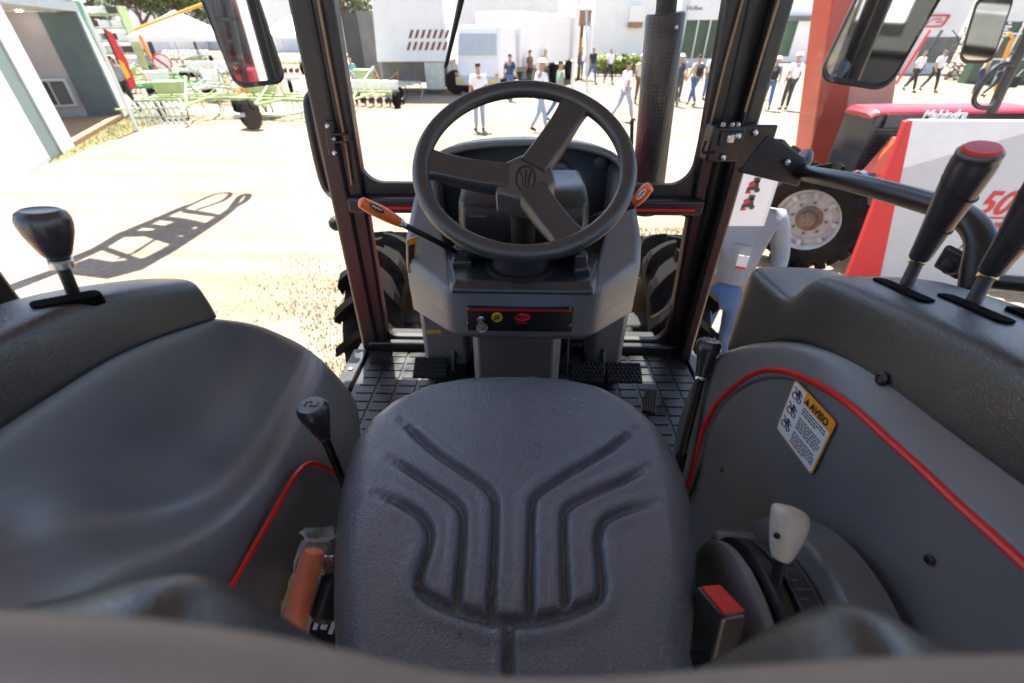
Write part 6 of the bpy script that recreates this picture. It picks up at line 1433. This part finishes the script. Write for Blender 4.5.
for k in range(3):
    m = MB(); m.lathe([(.25, -.14), (.48, -.15), (.52, 0), (.48, .15), (.25, .14)], (x0+3.6+k*1.15, yb_+.3, .52), (0, 1, 0), 20); P_(m, 'road_wheel', 'tyre_rubber', e)
m = MB()
for k in range(9): m.box((x0+3.3+k*.33, yb_+.34, 1.0+.1*(k % 3)), (.16, .1, .5-.12*(k % 2)))
P_(m, 'machinery', 'pale_grey', e)
# dark slab stand with a grey door, and the seated person in front
d0 = gnd(372, 82); e = empty('dark_stand', d0, 'dark grey slab-sided stand left of the white box body', 'stand')
dx0, dx1 = at(345, 40, y=d0.y).x, at(360, 40, y=d0.y).x; dx2 = at(375, 40, y=d0.y).x; zt_ = at(360, 13, y=d0.y).z
m = MB(); m.box2((dx0, d0.y, 0), (dx1, d0.y+1.5, zt_)); P_(m, 'wall', 'dark_panel', e)
m = MB(); m.box2((dx1+.01, d0.y+.05, 0), (dx2, d0.y+1.5, zt_+.1)); P_(m, 'door', 'grey_panel', e)
c9 = gnd(354, 84); person((c9.x, c9.y), 40, 'sit', 'teal', 'pale_jeans', 'person in turquoise shirt sitting in front of the dark stand', None, 1.72, None, None, z=-.42)
e = empty('stool', (c9.x, c9.y, 0), 'small black stool under the seated person', 'stool'); m = MB(); m.lathe([(.20, .44), (.20, .48), (.001, .48)], (c9.x, c9.y+.03, 0), n=16); P_(m, 'seat', 'black_matte', e)
for a in range(4):
    q = R_(45+90*a); m = MB(); m.tube([(c9.x+.14*math.cos(q), c9.y+.03+.14*math.sin(q), .44), (c9.x+.2*math.cos(q), c9.y+.03+.2*math.sin(q), 0)], .016, 6); P_(m, 'leg', 'black_matte', e)
# trucks
def truck(p, rz, label, L=7.0):
    e = empty('truck', (p.x, p.y, 0), label, 'truck', 'white trucks parked beyond the steering wheel'); o0 = ORI[e.name]; Lc = lambda x, y, z: o0+Vector((x, y, z))
    m = MB(); m.hexa([Lc(-1.15, 0, .7), Lc(1.15, 0, .7), Lc(1.15, 2.0, .7), Lc(-1.15, 2.0, .7), Lc(-1.05, .25, 2.75), Lc(1.05, .25, 2.75), Lc(1.05, 2.0, 2.75), Lc(-1.05, 2.0, 2.75)]); P_(m, 'cab', 'truck_white', e, bevel=.12, bseg=3)
    m = MB(); m.hexa([Lc(-.98, .02, 1.65), Lc(.98, .02, 1.65), Lc(.98, .20, 1.65), Lc(-.98, .20, 1.65), Lc(-.92, .15, 2.45), Lc(.92, .15, 2.45), Lc(.92, .3, 2.45), Lc(-.92, .3, 2.45)]); P_(m, 'windscreen', 'pale_grey', e)
    m = MB(); m.box2(Lc(-1.2, 2.2, 1.1), Lc(1.2, 2.2+L, 3.3)); P_(m, 'cargo_box', 'truck_white', e, bevel=.03)
    m = MB(); m.box2(Lc(-1.15, -.10, .42), Lc(1.15, .15, .78)); P_(m, 'bumper', 'pale_grey', e, bevel=.04)
    for x in (-.85, .85):
        m = MB(); m.box(Lc(x, -.11, .62), (.3, .05, .16)); P_(m, 'headlight', 'yellow_paint', e, bevel=.02)
        m = MB(); m.box(Lc(x*1.25, -.06, .88), (.16, .06, .12)); P_(m, 'indicator', 'orange_paint', e)
        for y in (.9, 2.2+L*.75):
            m = MB(); m.lathe([(.26, -.15), (.46, -.16), (.5, -.1), (.5, .1), (.46, .16), (.26, .15)], Lc(x*1.22, y, .5), (1, 0, 0), 24); w_ = P_(m, 'road_wheel', 'tyre_rubber', e)
            m = MB(); m.lathe([(.26, -.05), (.15, -.12), (.001, -.12)] if x < 0 else [(.001, .12), (.15, .12), (.26, .05)], Lc(x*1.22, y, .5), (1, 0, 0), 18); P_(m, 'rim', 'pale_grey', w_)
    m = MB(); m.box2(Lc(-.4, .5, .45), Lc(.4, 2+L, .75)); P_(m, 'chassis', 'black_matte', e)
    e.rotation_euler = (0, 0, R_(rz)); return e
truck(gnd(478, 96), -24, 'white truck with a black front tyre and orange lamp just right of the wiper')
truck(gnd(517, 88), -20, 'second white truck, farther off and right of the one by the wiper', 6)
# white pole in front of the kiosk
pg = gnd(572, 94); m = MB(); m.tube([pg, pg+Vector((0, 0, 6))], .10, 10); o = m.build('tent_pole', M['white_paint'], None, origin=pg); tag(o, 'tall thick white pole standing before the wooden kiosk', 'pole')
pg = gnd(587, 91); m = MB(); m.tube([pg, pg+Vector((-.35, 0, 3.4))], .05, 8); o = m.build('awning_strut', M['pale_grey'], None, origin=pg); tag(o, 'thin leaning grey strut right of the wooden kiosk', 'pole')
k0_ = gnd(585, 80); e = empty('kiosk', k0_, 'wooden kiosk with brown panels and orange trim between the white tents', 'kiosk')
yk = k0_.y
def kb(px0, py0, px1, py1, dy0, dy1): 
    a_ = at(px0, py1, y=yk+dy0); b__ = at(px1, py0, y=yk+dy0); m = MB(); m.box2((a_.x, yk+dy0, a_.z), (b__.x, yk+dy1, b__.z)); return m
P_(kb(578, 10, 592, 26, 0, .3), 'sign_panel', 'wood', e); P_(kb(577, 26, 584, 80, .05, .4), 'door_post', 'wood_dark', e); P_(kb(580, 37, 583, 52, -.06, .03), 'poster', 'orange_paint', e); P_(kb(585, 26, 593, 76, .1, .4), 'wall', 'white_paint', e); P_(kb(589, 21, 592, 27, -.1, .0), 'lamp_box', 'pale_grey', e)
kk = gnd(548, 76); e = empty('kiosk', kk, 'low brown stall with a round white disc on its board, beyond the wheel', 'kiosk'); yk = kk.y
P_(kb(541, 36, 555, 45, 0, .2), 'board', 'wood', e); P_(kb(534, 45, 556, 48, -.4, 1.0), 'counter_roof', 'terracotta', e); P_(kb(534, 48, 536, 76, 0, .2), 'post', 'wood_dark', e); P_(kb(553, 48, 555, 76, 0, .2), 'post', 'wood_dark', e); P_(kb(535, 62, 555, 76, .1, .6), 'counter', 'white_paint', e)
cc = at(544, 41, y=kk.y-.05); m = MB(); m.lathe([(.42, 0), (.42, .03), (.001, .03)], cc, (0, -1, 0), 20); P_(m, 'disc', 'white_paint', e)
yk = kk.y+2
e = empty('scalloped_awning', (at(565, 40, y=yk).x, yk, 0), 'pale yellow awning with a scalloped brown edge beside the wooden kiosk', 'awning')
P_(kb(558, 14, 572, 33, 0, .3), 'canopy', 'cloth_cream', e); m = MB()
for k in range(6): c = at(560+k*2.1, 34, y=yk-.02); m.lathe([(.16, 0), (.16, .03), (.001, .03)], c, (0, -1, 0), 10)
P_(m, 'scallop', 'wood', e); P_(kb(558, 36, 559.5, 77, 0, .1), 'post', 'white_paint', e)
# tents and halls
def hall(px0, px1, pytop, gy_px, label, depth=9, m_='white_canvas', name='white_hall', roof=True, win=None):
    g_ = gnd((px0+px1)/2, gy_px); y = g_.y; a_, b__ = at(px0, pytop, y=y), at(px1, pytop, y=y)
    e = empty(name, (g_.x, y, 0), label, 'hall' if 'hall' in name else 'tent')
    zt = max(a_.z, 3.0)
    m = MB(); m.box2((a_.x, y, 0), (b__.x, y+depth, zt)); P_(m, 'wall', m_, e)
    if roof:
        h = (b__.x-a_.x)*.16; m = MB(); m.prism([(a_.x-.2, y-.2, zt+.01), (b__.x+.2, y-.2, zt+.01), ((a_.x+b__.x)/2, y-.2, zt+h)], (0, depth+.4, 0)); P_(m, 'roof', m_, e)
    return e, y, a_, b__
e, y, a_, b__ = hall(597, 668, -18, 72, 'big white tent hall filling the view left of the exhaust heat shield', 12)
m = MB(); c = at(636, 14, y=y); c2 = at(636, 22, y=y); m.box2((c.x-.5, y-.35, c2.z), (c.x+.5, y-.01, c.z+.5)); wn = P_(m, 'window_unit', 'white_paint', e); m = MB(); m.box2((c.x-.5, y-.37, c2.z-.35), (c.x+.5, y-.02, c2.z-.02)); P_(m, 'awning_shade', 'wood', wn)
e, y, a_, b__ = hall(688, 742, -30, 66, 'white stand with a pale lettered banner and green glass front, right of the heat shield', 8, name='white_hall', roof=False)
zl_ = at(700, 18, y=y).z
m = MB(); m.box2((at(686, 18, y=y).x, y-.5, at(700, 20, y=y).z), (at(724, 18, y=y).x, y-.02, at(700, -25, y=y).z)); bn = P_(m, 'banner', 'white_canvas', e)
q = at(685.5, 10, y=y-.5); m = MB(); text_mb(m, 'SAUR««', at(685, 4.2, y=y).z-at(685, 10.2, y=y).z, frame_mtx((q.x, y-.52, q.z), (1, 0, 0), (0, 0, 1)), .004, bold=.004); P_(m, 'banner_lettering', 'dark_print', bn, smooth=False)
m = MB(); m.box2((at(684, 20, y=y).x, y-.04, .6), (at(722, 20, y=y).x, y-.01, zl_)); P_(m, 'glass_front', 'green_glass', e)
m = MB()
for px in (684, 697, 709, 722): q = at(px, 30, y=y-.1); m.box2((q.x-.05, y-.14, 0), (q.x+.05, y-.05, zl_))
P_(m, 'mullion', 'white_paint', e)
e, y, a_, b__ = hall(776, 850, -30, 62, 'white stand with green glazing and an arched white panel behind the red pylon', 8, roof=False)
m = MB(); m.box2((at(778, 17, y=y).x, y-.04, .5), (at(800, 17, y=y).x, y-.01, at(790, 18, y=y).z)); P_(m, 'glass_front', 'green_glass', e)
m = MB(); m.box2((at(786, 17, y=y).x, y-.5, at(790, 21, y=y).z), (at(838, 17, y=y).x, y-.05, at(790, 16, y=y).z)); P_(m, 'awning', 'grey_panel', e)
m = MB(); m.box2((at(822, 17, y=y).x, y-.06, .5), (at(838, 17, y=y).x, y-.02, at(830, 30, y=y).z)); P_(m, 'panel', 'terracotta', e)
e, y, a_, b__ = hall(908, 985, -20, 74, 'white hall with a red framed sign above the walking pair', 8, roof=False)
c = at(934, 21, y=y-.1); w9 = at(947, 21, y=y-.1).x-at(921, 21, y=y-.1).x; h9 = at(934, 15, y=y-.1).z-at(934, 28, y=y-.1).z
m = MB(); ol = rrect(-w9/2, w9/2, -h9/2, h9/2, h9*.25, 4); il = rrect(-w9*.42, w9*.42, -h9*.36, h9*.36, h9*.2, 4); sk = lambda x, z: (c.x+x+z*.35, y-.12, c.z+z)
m.ring_plate([sk(*p) for p in ol], [sk(*p) for p in il], (0, .03, 0)); sgn = P_(m, 'sign_frame', 'red_plastic', e, smooth=False)
m = MB(); m.tube([sk(-w9*.25, -h9*.22), sk(-w9*.05, h9*.12), sk(w9*.2, h9*.18), sk(w9*.34, -h9*.05), sk(w9*.1, -h9*.1)], h9*.05, 6); text_mb(m, 'm', h9*.5, frame_mtx(sk(-w9*.3, -h9*.28), (1, 0, 0), (0, 0, 1)), .01); P_(m, 'sign_emblem', 'red_plastic', sgn, smooth=False)
m = MB(); m.box2((at(925, 38, y=y).x, y-.03, .7), (at(962, 38, y=y).x, y-.01, at(940, 37, y=y).z)); P_(m, 'doorway', 'grey_panel', e)
# heap of grey boughs beside the doorway and red posts
hg = gnd(962, 80); e = empty('rubbish_heap', hg, 'dark heap of cut branches between the walking pair and the neighbour tractor mirror', 'heap'); m = MB(); rnd2 = random.Random(9)
for k in range(140):
    p = hg+Vector((rnd2.gauss(0, .8), rnd2.gauss(0, .5), abs(rnd2.gauss(.9, .7)))); d = Vector((rnd2.uniform(-1, 1), rnd2.uniform(-1, 1), rnd2.uniform(-1, .3))).normalized(); m.tube([p, p+d*.5, p+d*.8+Vector((0, 0, -.2))], .03, 4)
P_(m, 'branches', 'dark_panel', e, smooth=False)
for px, py, lb in ((896, 84, 'red post leaning left of the walking pair'), (906, 86, 'dark frame post leaning beside the red one')):
    p = gnd(px, py); m = MB(); m.tube([p, p+Vector((.6, 0, 2.6))], .08, 6); o = m.build('frame_post', M['red_plastic' if 'red post' in lb else 'dark_panel'], None, origin=p); tag(o, lb, 'post')
e, y, a_, b__ = hall(996, 1075, 22, 84, 'green glazed stand with white frames at the right edge', .6, m_='green_glass', name='glazed_stand', roof=False); e['category'] = 'stand'
m = MB()
for px in (996, 1010, 1026): q = at(px, 50, y=y-.08); m.box2((q.x-.05, y-.12, 0), (q.x+.05, y-.03, a_.z))
for pz in (1.2, 2.4): m.box2((a_.x, y-.10, pz), (b__.x, y-.04, pz+.08))
P_(m, 'frame', 'white_paint', e)
m = MB(); q0, q1 = at(990, 38, y=y-.3), at(1012, 24, y=y-.3); m.box2((q0.x, y-.35, q0.z), (q1.x, y-.28, q1.z)); sb_ = P_(m, 'sign_board', 'grey_panel', e); m = MB()
for k in range(4): q = at(993, 26.5+k*3, y=y-.36); m.box2((q.x, y-.37, q.z-.05), (q.x+1.0-.2*(k % 2), y-.352, q.z+.04))
P_(m, 'sign_lines', 'white_print', sb_, smooth=False)
yp_ = gnd(996, 92); m = MB(); m.tube([yp_, at(1004, 62, y=yp_.y), at(1010, 45, y=yp_.y), at(1013, 38, y=yp_.y), at(1008, 33, y=yp_.y)], [.12, .13, .14, .10, .05], 8, smooth_path=3); o = m.build('orange_arm', M['orange_paint'], None, origin=yp_); tag(o, 'orange curved machine arm with small lettering behind the neighbour tractor', 'machine arm')  # curved orange machine arm built alone, without any crane
# canopy, far halls closing the horizon
def canopy(px, py, w_, label, col='white_canvas', zr=2.3):
    p = gnd(px, py); e = empty('canopy_tent', p, label, 'tent'); h = w_/2
    m = MB(); top = p+Vector((0, 0, zr+w_*.32)); C_ = [p+Vector((x*h, y*h, zr)) for x, y in ((-1, -1), (1, -1), (1, 1), (-1, 1))]; D_ = [c-Vector((0, 0, .3)) for c in C_]
    m.poly(C_+[top]+D_, [(0, 1, 4), (1, 2, 4), (2, 3, 4), (3, 0, 4), (0, 5, 6, 1), (1, 6, 7, 2), (2, 7, 8, 3), (3, 8, 5, 0)]); P_(m, 'cover', col, e, smooth=False, solid=.02)
    for x, y in ((-1, -1), (1, -1), (1, 1), (-1, 1)):
        m = MB(); m.tube([p+Vector((x*h*.97, y*h*.97, 0)), p+Vector((x*h*.97, y*h*.97, zr))], .035, 6); P_(m, 'leg', 'pale_grey', e)
canopy(196, 74, 4.6, 'pale canopy tent standing over the implements beside the left mirror')
canopy(300, 60, 5.5, 'white canopy tent between the left mirror and the left pillar')
canopy(500, 62, 6, 'white canopy tent far beyond the trucks')
for px0, px1, pt_, gy, lb in ((-260, 20, 0, 56, 'far white hall behind the pavilion'), (60, 150, -10, 52, 'far white hall behind the storage rack'), (165, 260, 0, 50, 'far white hall above the pale canopy'), (262, 345, -8, 52, 'far white hall left of the dark stand'), (450, 560, -12, 50, 'far white hall behind the trucks'), (860, 920, -8, 50, 'far white hall behind the right mirror'), (1000, 1300, -20, 52, 'far white hall at the right edge')):
    hall(px0, px1, pt_, gy, lb, 10)
# low hedge in front of the big tent
rnd3 = random.Random(11)
def leafball(m, c, r, n, s):
    for k in range(n):
        d = Vector((rnd3.gauss(0, 1), rnd3.gauss(0, 1), rnd3.gauss(0, 1))).normalized()*r*rnd3.uniform(.45, 1.05); p = c+d; n_ = (d.normalized()+Vector((rnd3.uniform(-1, 1), rnd3.uniform(-1, 1), rnd3.uniform(-.4, 1)))).normalized(); u = n_.orthogonal().normalized(); v = n_.cross(u); a = rnd3.uniform(0, 6.3); u, v = u*math.cos(a)+v*math.sin(a), v*math.cos(a)-u*math.sin(a)
        q = s*rnd3.uniform(.6, 1.3); vs = [m.bm.verts.new(x) for x in (p-u*q, p+v*q*.45, p+u*q, p-v*q*.45)]; m.bm.faces.new(vs)
for k in range(7):
    p = gnd(598+k*5.8, 76); e = empty('hedge_plant', p, 'lime green hedge plant in the row before the big white tent', 'plant', 'hedge plants before the big white tent')
    m = MB(); leafball(m, p+Vector((0, 0, .75)), .55, 260, .16); P_(m, 'leaves', 'leaf_lime', e, smooth=False); m = MB(); m.tube([p, p+Vector((0, 0, .8))], .04, 5); P_(m, 'stem', 'bark', e)
# trees behind the left field
def tree(px, gy, hgt, cr, label):
    p = gnd(px, gy); e = empty('tree', p, label, 'tree', 'trees behind the left field'); m = MB(); m.tube([p, p+Vector((.1, 0, hgt*.3)), p+Vector((-.05, .1, hgt*.62))], [cr*.09, cr*.07, cr*.04], 8)
    tips = []
    for k in range(7):
        a = 2*math.pi*k/7; s_ = p+Vector((0, 0, hgt*(.35+.04*k))); t_ = s_+Vector((math.cos(a)*cr*.7, math.sin(a)*cr*.7, hgt*.22)); m.tube([s_, s_.lerp(t_, .5)+Vector((0, 0, .15)), t_], [cr*.035, cr*.025, cr*.01], 5); tips.append(t_)
    P_(m, 'trunk', 'bark', e); m = MB()
    for t_ in tips+[p+Vector((0, 0, hgt*.85)), p+Vector((.4*cr, 0, hgt*.75)), p+Vector((-.4*cr, .2, hgt*.7))]: leafball(m, t_+Vector((rnd3.uniform(-.2, .2), 0, rnd3.uniform(-.3, .4)))*cr*.4, cr*rnd3.uniform(.32, .5), 330, cr*.075)
    P_(m, 'crown', 'leaf', e, smooth=False)
for px, gy, hg_, cr, lb in ((102, 66, 7, 2.6, 'tree with sparse olive crown just beyond the pavilion'), (155, 58, 8.5, 3.2, 'broad olive tree above the storage rack'), (200, 58, 8, 2.8, 'tree with a dense crown touching the left mirror'), (352, 56, 9, 3.4, 'tree behind the dark stand'), (700, 52, 9, 4, 'tree behind the lettered stand'), (790, 54, 8, 3.4, 'tree behind the green glazing')):
    tree(px, gy, hg_, cr, lb)
# wooded rise closing the view
m = MB(); rows = []
for k in range(61):
    a = R_(-100+200*k/60); h = 7+3*math.sin(k*1.3)+2*math.sin(k*2.9+1); r = 260
    rows.append([Vector((r*math.sin(a), r*math.cos(a), -1)), Vector((r*math.sin(a), r*math.cos(a), h*.7)), Vector(((r+20)*math.sin(a), (r+20)*math.cos(a), h)), Vector(((r+60)*math.sin(a), (r+60)*math.cos(a), -1))])
m.grid(rows); structure(m.build('wooded_hills', M['leaf'], None))

# ================================================================== LIGHT
SUN_EL, TRAVEL = SUN_E, Vector((TRAVEL_X, TRAVEL_Y, 0)).normalized()       # direction the sunlight travels over the ground
w = bpy.data.worlds.new('World'); scene.world = w; w.use_nodes = True
nt = w.node_tree; bg = nt.nodes['Background']; sky = nt.nodes.new('ShaderNodeTexSky'); sky.sky_type = 'NISHITA'; sky.sun_disc = False
sky.sun_elevation = SUN_EL; sky.sun_rotation = math.atan2(-TRAVEL.x, -TRAVEL.y); sky.air_density = 1.0; sky.dust_density = 2.0; sky.altitude = 400
nt.links.new(sky.outputs[0], bg.inputs[0]); bg.inputs[1].default_value = .075
sl = bpy.data.lights.new('sun', 'SUN'); sl.energy = 4.6; sl.angle = R_(.5); sl.color = (1, .95, .86)
so = bpy.data.objects.new('sun', sl); COL.objects.link(so); so.location = (-5, 2, 12)
dv = Vector((TRAVEL.x*math.cos(SUN_EL), TRAVEL.y*math.cos(SUN_EL), -math.sin(SUN_EL)))
so.rotation_euler = dv.to_track_quat('-Z', 'Y').to_euler()
scene.view_settings.view_transform = 'Standard'; scene.view_settings.look = 'None'; scene.view_settings.exposure = 2.45; scene.view_settings.gamma = 1
scene.view_settings.use_curve_mapping = False
scene.render.engine = 'CYCLES'
cy = scene.cycles; cy.max_bounces = 9; cy.diffuse_bounces = 5; cy.glossy_bounces = 4; cy.transparent_max_bounces = 24; cy.transmission_bounces = 4
cy.use_denoising = True; cy.sample_clamp_indirect = 8; cy.caustics_reflective = False; cy.caustics_refractive = False
try: cy.denoiser = 'OPENIMAGEDENOISE'
except Exception: pass
